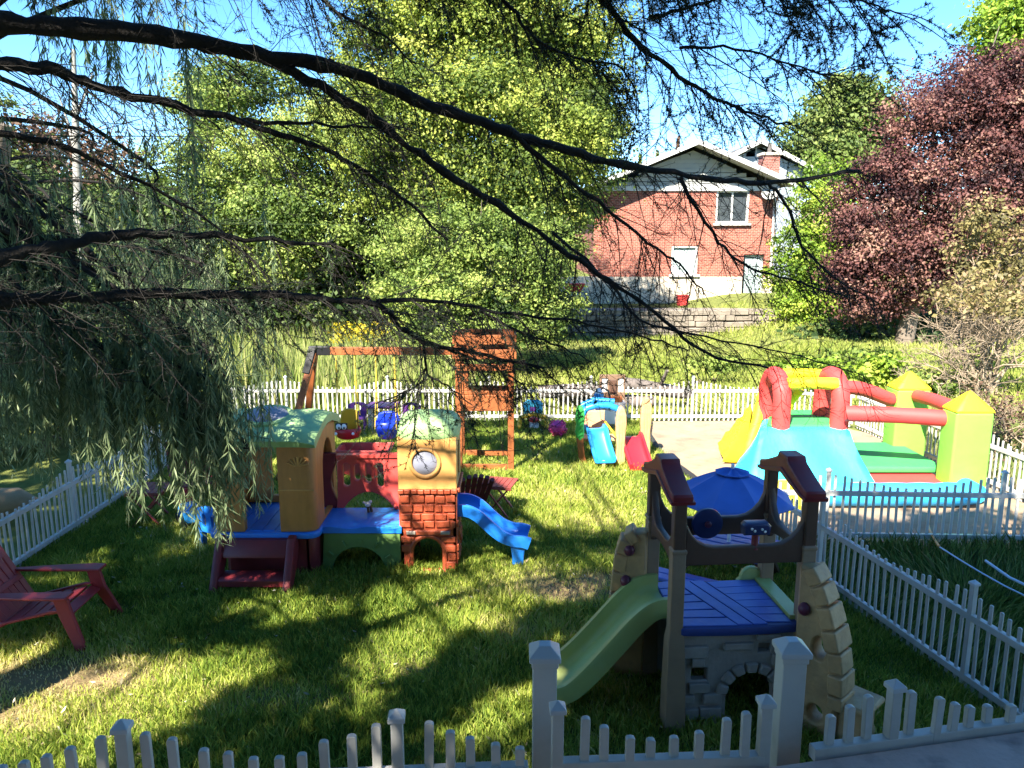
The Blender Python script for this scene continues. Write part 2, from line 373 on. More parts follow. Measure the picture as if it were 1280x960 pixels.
# ------------------------------------------------------------------ terrain
def sstep(a, b, x):
    t = np.clip((x-a)/(b-a), 0, 1); return t*t*(3-2*t)
def terr(x, y):
    x = np.asarray(x, float); y = np.asarray(y, float)
    z = -.65*sstep(14, 22, y)+(.85)*sstep(31.1, 32.2, y)
    z = z + .5*sstep(6.8, 11, x)*sstep(12, 20, y)
    z = z + (vnoise(x, y, .35)-.5)*.12*sstep(14, 16, y)
    return z
def dryness(x, y):
    d = np.zeros(np.shape(x))
    for cx, cy, rx, ry, a in [(.38, 6.75, .65, .33, .9), (.75, 6.9, .45, .22, .8), (-3.3, 5.25, 1.2, .36, .75), (-1.9, 5.0, .8, .25, .65), (-2.6, 4.85, .7, .3, .6), (-3.9, 4.7, .9, .3, .9), (.2, 5.9, .5, .25, .35), (1.1, 8.3, .8, .35, .4), (-.9, 5.4, .6, .25, .3), (1.3, 7.5, .5, .4, .3), (.6, 9.3, .7, .3, .35)]:
        q = ((x-cx)/rx)**2+((y-cy)/ry)**2; d = np.maximum(d, a*np.exp(-q))
    return np.clip(d*(.6+.9*vnoise(x, y, 2.3)), 0, 1)
xs = np.unique(np.concatenate([np.linspace(-150, -14, 12), np.arange(-14, 14.01, .2), np.linspace(14, 150, 12)]))
ys = np.unique(np.concatenate([np.linspace(-40, 0, 8), np.arange(0, 16, .2), np.arange(16, 36, .6), np.linspace(36, 600, 16)]))
X, Y = np.meshgrid(xs, ys); Z = terr(X, Y); nx, ny = len(xs), len(ys)
idx = np.arange(nx*ny).reshape(ny, nx)
me = bpy.data.meshes.new('ground')
me.from_pydata(np.stack([X, Y, Z], -1).reshape(-1, 3).tolist(), [], np.stack([idx[:-1, :-1], idx[:-1, 1:], idx[1:, 1:], idx[1:, :-1]], -1).reshape(-1, 4).tolist())
me.polygons.foreach_set('use_smooth', [True]*len(me.polygons))
a_ = me.attributes.new('dry', 'FLOAT', 'POINT'); a_.data.foreach_set('value', dryness(X, Y).ravel().astype(np.float32))
me.materials.append(M['ground']); go = bpy.data.objects.new('ground', me); COL.objects.link(go); tag(go, kind='structure')
# sand area under the bouncy castle
SAND = [(2.46, 13.42), (2.26, 12.4), (2.26, 11.2), (2.46, 10.1), (2.62, 9.2), (2.85, 8.3), (3.05, 7.82), (4.2, 7.66), (5.5, 7.62), (7.5, 7.6), (7.5, 9.0), (6.45, 10.5), (6.2, 12.0), (5.6, 13.35), (4.3, 13.5)]
SP = []
for i in range(len(SAND)):
    a, b = np.array(SAND[i]), np.array(SAND[(i+1) % len(SAND)])
    for t in np.arange(0, 1, .12): SP.append(a+(b-a)*t+R.normal(size=2)*.02)
mb = MB(); mb.add([(p[0], p[1], .012) for p in SP], [tuple(range(len(SP)))]); tag(mb.build('sand', M['sand']), kind='structure')
# ------------------------------------------------------------------ grass
def lawn_pts(n, x0, x1, y0, y1):
    P = np.stack([R.uniform(x0, x1, n), R.uniform(y0, y1, n)], 1)
    return P
V = []; K = []
for n, x0, x1, y0, y1, h, w in [(120000, -5, 3.4, 4.0, 6.2, .062, .008), (120000, -4.9, 3.2, 6.2, 9, .065, .009), (100000, -4.9, 2.7, 9, 13.4, .065, .012)]:
    P = lawn_pts(n, x0, x1, y0, y1)
    ok = ~inpoly(P[:, 0], P[:, 1], SAND) & (P[:, 0] < np.interp(P[:, 1], [4, 4.76, 7.05, 7.8], [3.5, 3.33, 2.83, 2.75])*1.0+(P[:, 1] > 7.9)*5)
    d = dryness(P[:, 0], P[:, 1]); ok &= R.uniform(size=n) > d*.85
    P = P[ok]; d = d[ok]; m = len(P)
    tuft = vnoise(P[:, 0], P[:, 1], 1.7)*.6+vnoise(P[:, 0], P[:, 1], 6.)*.6
    hh = h*R.uniform(.4, 1.45, m)*(.35+1.25*tuft)*(1-.5*d)
    P3 = np.concatenate([P, np.zeros((m, 1))], 1)
    V.append(blades(P3, hh, w*R.uniform(.7, 1.2, m), .9).reshape(-1, 3))
    K.append(np.clip(.05+.4*vnoise(P[:, 0], P[:, 1], .9)+.3*vnoise(P[:, 0], P[:, 1], 4.)+R.normal(size=m)*.17+d*.6, 0, 1))
tag(poly_mesh('lawn_grass', np.concatenate(V), 5, M['grass'], None, np.concatenate(K)), kind='stuff')
# uncut grass right of the picket fence
n = 42000; P = np.stack([R.uniform(2.75, 8, n), R.uniform(3.5, 7.75, n)], 1)
P = P[P[:, 0] > np.interp(P[:, 1], [3.5, 4.76, 7.05, 7.8], [3.62, 3.40, 2.90, 2.8])]; m = len(P)
P3 = np.concatenate([P, np.zeros((m, 1))], 1); cl = np.stack([vnoise(P[:, 0], P[:, 1], 1.3)-.5, vnoise(P[:, 1], P[:, 0], 1.3)-.5, np.zeros(m)], 1)*1.6
hh = R.uniform(.07, .24, m)*(.4+.9*vnoise(P[:, 0], P[:, 1], .8))
tag(poly_mesh('long_grass', blades(P3, hh, R.uniform(.008, .014, m), .7, cl).reshape(-1, 3), 5, M['longgrass'], None, np.clip(R.normal(.4, .25, m), 0, 1)), kind='stuff')
# meadow behind the yard
n = 150000; P = np.stack([R.uniform(-20, 22, n), 13.7+R.uniform(0, 1, n)**1.3*19, ], 1)
P = P[~inpoly(P[:, 0], P[:, 1], [(2.3, 13), (6.6, 13), (6.6, 13.75), (2.3, 13.8)])]
P = P[(P[:, 0] > -3.6) | (P[:, 1] > 13.6)]; m = len(P)
P3 = np.stack([P[:, 0], P[:, 1], terr(P[:, 0], P[:, 1])-.02], 1)
hh = R.uniform(.07, .26, m)*(.3+1.1*vnoise(P[:, 0], P[:, 1], .45))
k = np.clip(.15+.55*vnoise(P[:, 0], P[:, 1], .3)+R.normal(size=m)*.18, 0, 1)
tag(poly_mesh('meadow_grass', blades(P3, hh, R.uniform(.016, .03, m), .9).reshape(-1, 3), 5, M['meadow'], None, k), kind='stuff')
# grass on the bank right of the yard
n = 26000; P = np.stack([R.uniform(6.35, 14, n), R.uniform(7.8, 14, n)], 1); m = n
P3 = np.stack([P[:, 0], P[:, 1], terr(P[:, 0], P[:, 1])-.01], 1)
tag(poly_mesh('bank_grass', blades(P3, R.uniform(.05, .28, m), R.uniform(.01, .022, m), .8).reshape(-1, 3), 5, M['longgrass'], None, np.clip(R.normal(.7, .25, m), 0, 1)), kind='stuff')
# reeds
n = 15000; P = np.stack([R.uniform(-9.5, .3, n), R.uniform(14.2, 24, n)], 1)
ed = -.2-1.4*vnoise(P[:, 1], P[:, 1]*0, .8); P = P[P[:, 0] < ed]; m = len(P)
P3 = np.stack([P[:, 0], P[:, 1], terr(P[:, 0], P[:, 1])-.05], 1)
hh = R.uniform(.7, 1.45, m)*(.55+.6*vnoise(P[:, 0], P[:, 1], .6))
tag(poly_mesh('reed_bed', blades(P3, hh, R.uniform(.018, .035, m), .28).reshape(-1, 3), 5, M['reed'], None, np.clip(R.normal(.5, .22, m), 0, 1)), kind='stuff')
n = 900; P = np.stack([R.uniform(-5.2, -2.2, n), R.uniform(21.5, 23.5, n)], 1)
P3 = np.stack([P[:, 0], P[:, 1], terr(P[:, 0], P[:, 1])+1.15+R.uniform(-.3, .25, n)], 1)
tag(poly_mesh('goldenrod', leaves(P3, .055*np.ones(n)).reshape(-1, 3), 4, M['goldenrod'], None, R.uniform(size=n)), kind='stuff')
# leaf litter
n = 1100; P = np.stack([R.uniform(-4.6, 3, n), R.uniform(4.3, 13, n)], 1); P = P[~inpoly(P[:, 0], P[:, 1], SAND)]; n = len(P)
P3 = np.concatenate([P, R.uniform(.03, .06, (n, 1))], 1)
tag(poly_mesh('fallen_leaves', leaves(P3, .024*np.ones(n), 1.2, aspect=.35).reshape(-1, 3), 4, M['litter'], None, R.uniform(size=n)), kind='stuff')
# ------------------------------------------------------------------ fences
def picket_mesh(w, t, mname):
    mb = MB(); h = 1.0; r = w*.5
    prof = [(-w/2, 0), (w/2, 0)]+[(w/2*math.cos(math.radians(a)), h-r*.75+r*.75*math.sin(math.radians(a))) for a in (0, 35, 65, 90, 115, 145, 180)]
    mb.panel(prof, [], t, (0, 0, 0), (1, 0, 0), (0, 0, 1), bev=.003)
    me = bpy.data.meshes.new(mname); me.from_pydata(mb.v, [], mb.f); me.materials.append(M['vinyl']); return me
PM = picket_mesh(.027, .014, 'picket'); PMD = picket_mesh(.031, .022, 'deck_picket')
def fence(p0, p1, label, cat='picket fence', group=None, z0=0., rail_lo=.10, rail_hi=.56, lo=.62, hi=.74, post=.80, panel=1.8, pitch=.082, phase=0., posts=True, peaks=None, lim=100):
    p0 = Vector(p0); p1 = Vector(p1); L = (p1-p0).length; d = (p1-p0)/L; a = math.atan2(d.y, d.x)
    t = thing('picket_fence', (p0.x, p0.y, z0), label, cat, group, a)
    def lx(s, z, off=0): return (s, off, z)
    for zr in (rail_lo, rail_hi):
        if zr is None: continue
        mb = MB(); mb.box((L/2, 0, zr), (L, .042, .05)); mb.build('rail', M['vinyl'], t, .004, world=False)
    pk = peaks if peaks is not None else list(np.arange(phase, L+panel, panel))
    def hgt(s):
        q = min(abs(s-p) for p in pk); ph = min(1, q/(panel/2)); return lo+(hi-lo)*(.5+.5*math.cos(PI*ph))**1.1
    if posts:
        p_first = None
        for s in pk:
            if s < -.02 or s > L+.02: continue
            if p_first is None:
                mb = MB(); mb.box((0, 0, post/2), (.040, .040, post)); po = mb.build('post', M['vinyl'], t, .004, world=False)
                mb = MB(); q = .028
                mb.add([(-q, -q, post), (q, -q, post), (q, q, post), (-q, q, post), (-q, -q, post+.018), (q, -q, post+.018), (q, q, post+.018), (-q, q, post+.018), (0, 0, post+.042)],
                       [(0, 3, 2, 1), (0, 1, 5, 4), (1, 2, 6, 5), (2, 3, 7, 6), (3, 0, 4, 7), (4, 5, 8), (5, 6, 8), (6, 7, 8), (7, 4, 8)])
                c = mb.build('cap', M['cap'], t, .003, world=False); c.parent = po; p_first = po; po.location = (s, 0, 0)
            else: clone(p_first, t, location=(s, 0, 0))
    pitch = panel/round(panel/pitch); k0 = math.ceil((.02-pk[0])/pitch); ss = [pk[0]+k*pitch for k in range(k0, int((L-pk[0])/pitch)+1)]
    ss = [s for s in ss if not posts or min(abs(s-p) for p in pk) > .05]
    extra = ss[:-lim] if len(ss) > lim else []; ss = ss[-lim:]
    for s in ss:
        o = bpy.data.objects.new('picket', PMD if z0 > 0 else PM); COL.objects.link(o); o.parent = t
        b = -.0 if rail_lo is not None else rail_hi-.2
        o.location = (s+random.uniform(-.003, .003), random.uniform(-.002, .002), b+.02); o.scale = (1, 1, hgt(s)-b-.02); o.rotation_euler = (random.uniform(-.022, .022), random.uniform(-.02, .02), random.uniform(-.05, .05))
    if extra:
        mb = MB()
        for s in extra: mb.box((s, 0, .02+hgt(s)/2), (.032, .022, hgt(s)))
        tag(mb.build('picket_row', M['vinyl'], t, world=False), kind='stuff')
    return t
fence((-4.84, 5.9, 0), (-4.86, 13.42, 0), 'white picket fence along the shaded left side of the lawn, under the willow', phase=.45)
fence((-4.8, 13.44, 0), (4.45, 13.44, 0), 'long white picket fence across the back of the yard behind the swing frame', phase=.8, pitch=.083)
fence((4.5, 13.44, 0), (5.86, 12.95, 0), 'short angled white picket fence at the back corner behind the bouncy castle', phase=0)
fence((5.9, 12.92, 0), (6.42, 7.72, 0), 'white picket fence running along the right edge of the sand beside the lime towers', phase=1.2)
fence((2.72, 7.86, 0), (6.36, 7.70, 0), 'grey shaded picket fence crossing in front of the bouncy castle, between sand and long grass', phase=.62, hi=.76)
fence((2.70, 7.80, 0), (3.52, 3.9, 0), 'white picket fence with low rail on the right of the climber, along the long grass', phase=.95)
# deck railing, gate and posts
DZ = .86
def drail(p0, p1, label, peaks, panel=.9, posts=True, cat='deck railing', lim=100):
    return fence(p0, p1, label, cat, None, DZ, .08, .555, .645, .755, .765, panel, .0815, peaks=peaks, posts=posts)
dd = Vector((2.65, .16, 0)).normalized()
drail((-2.6, 2.19, 0), (.055, 2.36, 0), 'white picket railing along the bottom left of the photo, below the two capped posts', [2.6-1.27-.9, 2.6-1.27, 2.6-.38, 2.6+.5])
g = drail((.155, 2.378, 0), (.875, 2.415, 0), 'small white picket gate between the two tall capped posts', [.0, .72], .74, True, 'gate')
g.name = 'picket_gate'
drail((1.06, 2.45, 0), (3.2, 2.86, 0), 'white picket railing at the bottom right, above the stained pinkish ledge', [.31, 1.21, 2.11])
for (px, py, lab) in [(680.5, 800, 'tall white capped post beside the end of the green slide, left post of the gate'), (987, 795, 'tall white capped post in front of the stone arch, right post of the gate')]:
    p = gr(px, py, 1.80); t = thing('gate_post', (p[0], p[1]-.03, 0), lab, 'post', 'tall gate posts')
    h = 1.755
    mb = MB(); mb.box((0, 0, h/2), (.084, .084, h)); mb.build('shaft', M['vinyl'], t, .004, world=False)
    mb = MB(); mb.box((0, 0, h-.012), (.094, .094, .024)); mb.build('collar', M['vinyl'], t, .005, world=False)
    mb = MB(); q = .055
    mb.add([(-q, -q, h), (q, -q, h), (q, q, h), (-q, q, h), (-q, -q, h+.02), (q, -q, h+.02), (q, q, h+.02), (-q, q, h+.02), (-.02, -.02, h+.05), (.02, -.02, h+.05), (.02, .02, h+.05), (-.02, .02, h+.05)],
           [(0, 3, 2, 1), (0, 1, 5, 4), (1, 2, 6, 5), (2, 3, 7, 6), (3, 0, 4, 7), (4, 5, 9, 8), (5, 6, 10, 9), (6, 7, 11, 10), (7, 4, 8, 11), (8, 9, 10, 11)])
    mb.build('cap', M['cap'], t, .004, world=False)
# the deck we stand on and the ledge at bottom right
mb = MB()
for i in range(30): mb.box((-3.2+.145*i*1.5, 0.35, DZ-.02), (.21, 4.3, .035))
tag(mb.build('deck', M['deckwood'], None, .004), kind='structure')
mb = MB(); mb.box((1.0, 2.25, DZ/2-.06), (8.6, .05, DZ-.12)); tag(mb.build('deck_skirt', M['deckwood']), kind='structure')
t = thing('stone_ledge', (1.9, 1.9, DZ), 'stained pinkish stone ledge at the bottom right corner, below the railing', 'ledge')
a, b = gr(925, 963, 1.415), gr(1290, 912, 1.415); b = a+(b-a)*2.6; dl = (b-a)/np.linalg.norm(b-a)
for z0, z1, q, nm in ((DZ, 1.33, .03, 'wall'), (1.332, 1.415, 0, 'cap')):
    mb = MB(); mb.loft([[(a[0]+q, a[1]-q, z), (a[0]-.04+q, 1.1+q, z), (b[0]-q, 1.1+q, z), (b[0]-q, b[1]-q, z)] for z in (z0, z1)]); mb.build(nm, M['concrete'], t, .008)
#CUT2
# ------------------------------------------------------------------ slides
def slide(mb, path, half, side, hs=.1, t=.02, e=.03, flare=None):
    """path: list of points; side: unit vector across"""
    P = [Vector(p) for p in path]; sd = Vector(side).normalized(); rings = []
    # densify with catmull-rom
    Q = []
    for i in range(len(P)-1):
        a, b, c, d = P[max(i-1, 0)], P[i], P[i+1], P[min(i+2, len(P)-1)]
        for k in range(5):
            u = k/5; Q.append(.5*((2*b)+(c-a)*u+(2*a-5*b+4*c-d)*u*u+(3*b-a-3*c+d)*u**3))
    Q.append(P[-1])
    for i, p in enumerate(Q):
        tg = (Q[min(i+1, len(Q)-1)]-Q[max(i-1, 0)]).normalized(); up = sd.cross(tg)
        if up.z < 0: up = -up
        w = half*(1+(flare or 0)*i/(len(Q)-1))
        sec = [(-w-.012, hs-.02), (-w-.004, hs), (-w+e, hs), (-w+e+.006, hs*.45), (-w+e+.02, .012), (-w+e+.05, 0), (w-e-.05, 0), (w-e-.02, .012), (w-e-.006, hs*.45), (w-e, hs), (w+.004, hs), (w+.012, hs-.02), (w-.006, -t), (w-.03, -t-.01), (-w+.03, -t-.01), (-w+.006, -t)]
        rings.append([p+sd*a+up*b for a, b in sec])
    mb.loft(rings); return mb
# ------------------------------------------------------------------ big playhouse
ph = thing('playhouse', (-1.45, 7.2, 0), 'large plastic playhouse with green roofs, red bridge, moulded brick tower and blue slide', 'playhouse')
xl, xr, yf, yb, zf, zw = -2.83, -1.85, 6.95, 7.85, .47, 1.38
mb = MB(); mb.panel([(xl+.12, yf+.06), (xr-.1, yf+.06)]+arc(xr-.12, yf+.16, .1, -90, 0, 5)+[(xr-.02, yb), (xl+.06, yb), (xl+.06, yf+.15)], [], .44, (0, 0, .21), (1, 0, 0), (0, 1, 0), .01)
mb.build('base', M['maroon'], ph)
mb = MB(); mb.panel([(xl+.05, yf-.03), (xr-.08, yf-.03)]+arc(xr-.08, yf+.07, .1, -90, 0, 6)+[(xr+.02, yb), (xl-.02, yb)]+arc(xl+.05, yf+.07, .1, 180, 270, 6), [], .06, (0, 0, zf-.03), (1, 0, 0), (0, 1, 0), .012)
for i in range(7): mb.box((xl+.14+.125*i, yf+.42, zf+.003), (.105, .78, .008))
mb.build('floor', M['blue'], ph)
H = zw-zf
def corner(px_, m1, name='corner_post'):
    mb = MB(); mb.panel(px_, [], H, (0, 0, zf+H/2), (1, 0, 0), (0, 1, 0), .012); return mb.build(name, M['tan'], ph)
cp = corner([(-2.19, yf), (xr-.1, yf)]+arc(xr-.1, yf+.1, .1, -90, 0, 6)+[(xr, yf+.26), (xr-.06, yf+.26), (xr-.06, yf+.12)]+arc(xr-.12, yf+.12, .05, 0, -90, 3)+[(-2.19, yf+.07)], 1)
# raised emblem leaf shapes on the right corner post
mb = MB()
for k in range(7):
    a = math.radians(20+k*22); mb.beam((-2.0+.02*math.cos(a), yf-.004, 1.12), (-2.0+.11*math.cos(a), yf-.004, 1.11+.10*math.sin(a)), .024, .012)
mb.box((-2.02, yf-.002, .885), (.33, .012, .012)); mb.build('moulded_motif', M['tanlt'], cp, .004)
corner([(xl+.30, yf), (xl+.30, yf+.07), (xl+.12, yf+.07)]+arc(xl+.11, yf+.12, .05, 270, 180, 3)+[(xl+.06, yf+.26), (xl, yf+.26)]+arc(xl+.1, yf+.1, .1, 180, 270, 6), 1)
mb = MB(); mb.panel(rect(xl, zf, xr, zw), [[(-2.52, .55), (-2.15, .55), (-2.15, 1.0)]+arc(-2.335, 1.0, .185, 0, 180, 8)[1:]], .06, (0, yb-.03, 0), (1, 0, 0), (0, 0, 1), .012); mb.build('back_wall', M['tan'], ph)
mb = MB(); mb.panel(rect(yf+.26, zf, yb-.06, zw), [[(yf+.34, .5), (yb-.14, .5), (yb-.14, .95)]+arc((yf+yb+.2)/2, .95, (yb-yf-.48)/2, 0, 180, 8, .3)[1:]], .06, (xr-.03, 0, 0), (0, 1, 0), (0, 0, 1), .012); mb.build('side_wall', M['tan'], ph)
mb = MB(); mb.panel(rect(yf+.26, zf, yb-.06, zw), [[(yf+.34, .6), (yb-.14, .6), (yb-.14, .95)]+arc((yf+yb+.2)/2, .95, (yb-yf-.48)/2, 0, 180, 8, .25)[1:]], .06, (xl+.03, 0, 0), (0, 1, 0), (0, 0, 1), .012); mb.build('side_wall', M['tan'], ph)
# roof: sagging shell
mb = MB(); rings = []
prof_o = [(-.54, -.03), (-.56, .03), (-.50, .085), (-.38, .115), (-.2, .165), (0, .19), (.2, .165), (.38, .115), (.50, .085), (.56, .03), (.54, -.03)]
prof_i = [(.50, -.03), (.46, .02), (.2, .09), (0, .11), (-.2, .09), (-.46, .02), (-.50, -.03)]
for i in range(17):
    u = i/16; x = xl-.1+(xr-xl+.14)*u; ez = -.05*max(0, abs(u-.5)*2-.55)**2*4
    sc = 1-.035*(abs(u-.5)*2)**6
    rings.append([(x, 7.4+y*sc, 1.355+z+ez*(1 if z > .0 else .3)+.012*math.sin(u*9)*(z > .05)) for y, z in prof_o+prof_i])
mb.loft(rings); rf = mb.build('roof', M['roofgreen'], ph, smooth=60)
mb = MB(); sx, sy, sz = -2.37, 7.30, 1.525
mb.lathe([(.15, -.02), (.25, -.03), (.255, .005), (.235, .022), (.205, .016), (.2, -.01)], (sx, sy, sz), 28, Matrix.Rotation(math.radians(9), 3, 'X')); mb.build('skylight_ring', M['roofgreen'], rf, smooth=50)
mb = MB(); mb.lathe([(.205, .0), (.18, .028), (.13, .045), (.07, .055), (.001, .058)], (sx, sy, sz), 28, Matrix.Rotation(math.radians(9), 3, 'X')); mb.build('skylight', M['clear'], rf, smooth=80)
# steps
st = None
mb = MB()
for x in (-2.74, -2.07):
    mb.panel([(6.98, .44), (6.90, .46), (6.84, .445), (6.74, .27), (6.60, .04), (6.59, .0), (6.73, .0), (6.98, .30)], [], .075, (x, 0, 0), (0, 1, 0), (0, 0, 1), .015)
mb.panel([(6.95, .43), (6.87, .42), (6.79, .315), (6.785, .28), (6.95, .28)], [], .60, (-2.405, 0, 0), (0, 1, 0), (0, 0, 1), .012)
mb.panel([(6.84, .135), (6.68, .14), (6.64, .115), (6.64, .06), (6.84, .06)], [], .60, (-2.405, 0, 0), (0, 1, 0), (0, 0, 1), .012)
mb.build('steps', M['maroon'], ph)
# bridge
mb = MB(); rings = []
for i in range(13):
    u = i/12; x = -1.87+.80*u; dz = .012*math.sin(u*PI*4)
    rings.append([(x, 7.10, .40), (x, 7.10, .455+dz), (x, 7.14, .468+dz), (x, 7.60, .468+dz), (x, 7.66, .46), (x, 7.66, .40)])
mb.loft(rings); mb.build('bridge_deck', M['blue'], ph)
def rail(y, m, name):
    mb = MB(); x0, x1 = -1.79, -1.10
    out = [(x1, .42), (x1, 1.035)]+[(x1-(x1-x0)*t, 1.035-.03*math.sin(PI*t)) for t in (.15, .3, .5, .7, .85)]+[(x0, 1.02), (x0-.005, .60), (x0-.02, .45)]
    out += [(-1.74+.53*(i/10)+.0, .46+.185*math.sin(PI*i/10)**.8) for i in range(11)]
    holes = [slot(-1.695, .83, .072, .25), slot(-1.585, .855, .062, .17), slot(-1.47, .845, .062, .20), slot(-1.35, .825, .072, .26)]
    mb.panel(out, holes, .07, (0, y, 0), (1, 0, 0), (0, 0, 1), .014)
    mb.beam((x0, y-.01, 1.025), (x1, y-.01, 1.035), .085, .035)
    return mb.build(name, m, ph)
rl = rail(7.64, M['redplastic'], 'bridge_railing')
mb = MB(); mb.ball((-1.2, 7.59, .50), .022, 10, 6); mb.build('bolt', M['redplastic'], rl)
mb = MB(); mb.panel([(-1.98, .46), (-1.98, 1.05), (-1.80, 1.05), (-1.80, .95)]+[(-1.80-.06*math.sin(PI*t/6), .95-.40*t/6) for t in range(1, 6)]+[(-1.80, .52), (-1.82, .46)], [], .07, (0, 7.66, 0), (1, 0, 0), (0, 0, 1), .012); mb.build('railing_shade_end', M['maroon'], ph)  # end of the railing; its shade is put into the maroon colour
for y in (7.14, 7.6):
    mb = MB(); mb.panel([(-1.86, 0), (-1.83, .395), (-1.085, .395), (-1.085, 0), (-1.24, 0)]+arc(-1.5, 0, .26, 0, 180, 10, .25)[1:], [], .06, (0, y, 0), (1, 0, 0), (0, 0, 1), .012)
    for k in range(5):
        a = math.radians(30+28*k); mb.beam((-1.5+.30*math.cos(a), y-.032, .29*math.sin(a)), (-1.5+.36*math.cos(a), y-.032, .35*math.sin(a)), .05, .015)
    mb.build('bridge_arch', M['archgreen'], ph, .004)
# tower
tx0, tx1, ty0, ty1 = -1.095, -.53, 7.13, 7.70
cx = (tx0+tx1)/2
mb = MB(); dx0, dx1 = -.965, -.675
mb.panel([(tx0, 0), (tx0, .80), (tx1, .80), (tx1, 0), (dx1, 0), (dx1, .2)]+arc((dx0+dx1)/2, .2, (dx1-dx0)/2, 0, 180, 10)[1:]+[(dx0, 0)], [], .05, (0, ty0+.025, 0), (1, 0, 0), (0, 0, 1), .01)
# door surround and stones
ring = arc((dx0+dx1)/2, .2, .165, 0, 180, 10); 
mb.tube([(p[0], ty0-.002, p[1]) for p in [(dx1+.02, .0)]+ring+[(dx0-.02, .0)]], .027, 8)
mb.box((cx, ty0-.006, .045-.035), (.36, .05, .03))
rows = [(.015, .10), (.11, .19), (.20, .28), (.29, .36), (.445, .52), (.53, .60), (.61, .69), (.70, .785)]
for i, (z0, z1) in enumerate(rows):
    x = tx0+.012
    while x < tx1-.05:
        w = random.uniform(.07, .15); x2 = min(x+w, tx1-.012)
        if tx1-.012-x2 < .045: x2 = tx1-.012
        c = (x+x2)/2
        inr = math.hypot(c-cx, (z0+z1)/2-.2) < .21 or (abs(c-cx) < .21 and z0 < .2)
        if not inr:
            j = random.uniform(-.006, .006)
            mb.box((c, ty0-.006, (z0+z1)/2+j), (x2-x-.014, .03, z1-z0-.012), m=Matrix.Rotation(random.uniform(-.05, .05), 3, 'Y'))
        x = x2
br = mb.build('tower_front', M['brickred'], ph, .006)
mb = MB(); mb.box((cx, ty0-.02, .405), (.44, .035, .05)); mb.build('lintel', M['brickred'], br, .01)
mb = MB()
for s in (-1, 1): mb.box((cx+s*.165, ty0-.03, .408), (.09, .04, .035))
mb.build('lintel_block', M['stonegrey'], br, .008)
mb = MB(); mb.panel([(ty0, 0), (ty1, 0), (ty1, .8), (ty0, .8)], [[(ty0+.12, .52)]+[(ty1-.1, .52), (ty1-.1, .8-.02), (ty0+.12, .78)]], .05, (tx1-.026, 0, 0), (0, 1, 0), (0, 0, 1), .01)
for i, (z0, z1) in enumerate(rows):
    for k in range(4):
        if z0 < .5 and (i+k) % 3: mb.box((tx1+.002, ty0+.06+.14*k, (z0+z1)/2), (.02, .12, z1-z0-.012))
mb.build('tower_side', M['brickred'], ph, .005)
mb = MB(); mb.panel([(ty0, 0), (ty1, 0), (ty1, .4), (ty0, .4)], [], .05, (tx0+.026, 0, 0), (0, 1, 0), (0, 0, 1), .01); mb.panel(rect(tx0+.05, 0, tx1-.05, .42), [[(dx0, .001), (dx1, .001), (dx1, .2)]+arc((dx0+dx1)/2, .2, (dx1-dx0)/2, 0, 180, 10)[1:]], .04, (0, ty1-.02, 0), (1, 0, 0), (0, 0, 1), .01); mb.build('tower_side', M['brickred'], ph)
mb = MB(); mb.box((cx, (ty0+ty1)/2, .45), (tx1-tx0-.1, ty1-ty0-.06, .05)); mb.build('tower_floor', M['blue'], ph)
mb = MB()
for i in range(9):
    x = tx0-.005+(tx1-tx0+.01)*(i+.5)/9; mb.box((x, ty0-.012, .82+random.uniform(-.004, .004)), ((tx1-tx0)/9-.004, .06, .045))
    mb.box((tx1+.012, ty0+(ty1-ty0)*(i+.5)/9, .82), (.03, (ty1-ty0)/9-.004, .04))
mb.build('tower_ledge', M['brickred'], ph, .01)
mb = MB(); mb.panel([(tx0, .83), (tx1, .83), (tx1, 1.34), (tx0, 1.34)], [arc(cx-.02, 1.10, .125, 0, 360, 24)[:-1]], .05, (0, ty0+.02, 0), (1, 0, 0), (0, 0, 1), .012)
mb.panel([(ty0+.046, .83), (ty1, .83), (ty1, 1.34), (ty0+.046, 1.34)], [[(ty0+.14, .86), (ty1-.1, .86), (ty1-.1, 1.1)]+arc((ty0+ty1+.04)/2, 1.1, (ty1-ty0-.24)/2, 0, 180, 8, .14)[1:]], .05, (tx1-.026, 0, 0), (0, 1, 0), (0, 0, 1), .012)
mb.panel([(ty0+.046, .47), (ty1, .47), (ty1, 1.34), (ty0+.046, 1.34)], [[(ty0+.14, .5), (ty1-.1, .5), (ty1-.1, 1.0)]+arc((ty0+ty1+.04)/2, 1.0, (ty1-ty0-.24)/2, 0, 180, 8, .16)[1:]], .05, (tx0+.026, 0, 0), (0, 1, 0), (0, 0, 1), .012)
mb.panel(rect(tx0+.05, .42, tx1-.05, 1.34), [], .05, (0, ty1-.025, 0), (1, 0, 0), (0, 0, 1), .012)
up = mb.build('tower_upper_wall', M['tanlt'], ph)
mb = MB(); mb.tube([(cx-.02+.138*math.cos(a), ty0-.008, 1.10+.138*math.sin(a)) for a in np.linspace(0, 2*PI, 29)], .02, 8, False); wf = mb.build('window_frame', M['tanlt'], up, smooth=80)
mb = MB(); mb.lathe([(.13, 0), (.11, .018), (.06, .03), (.001, .034)], (cx-.02, ty0+.01, 1.10), 24, Matrix.Rotation(PI/2, 3, 'X')); mb.build('window', M['clear'], up, smooth=80)
mb = MB(); rings = []
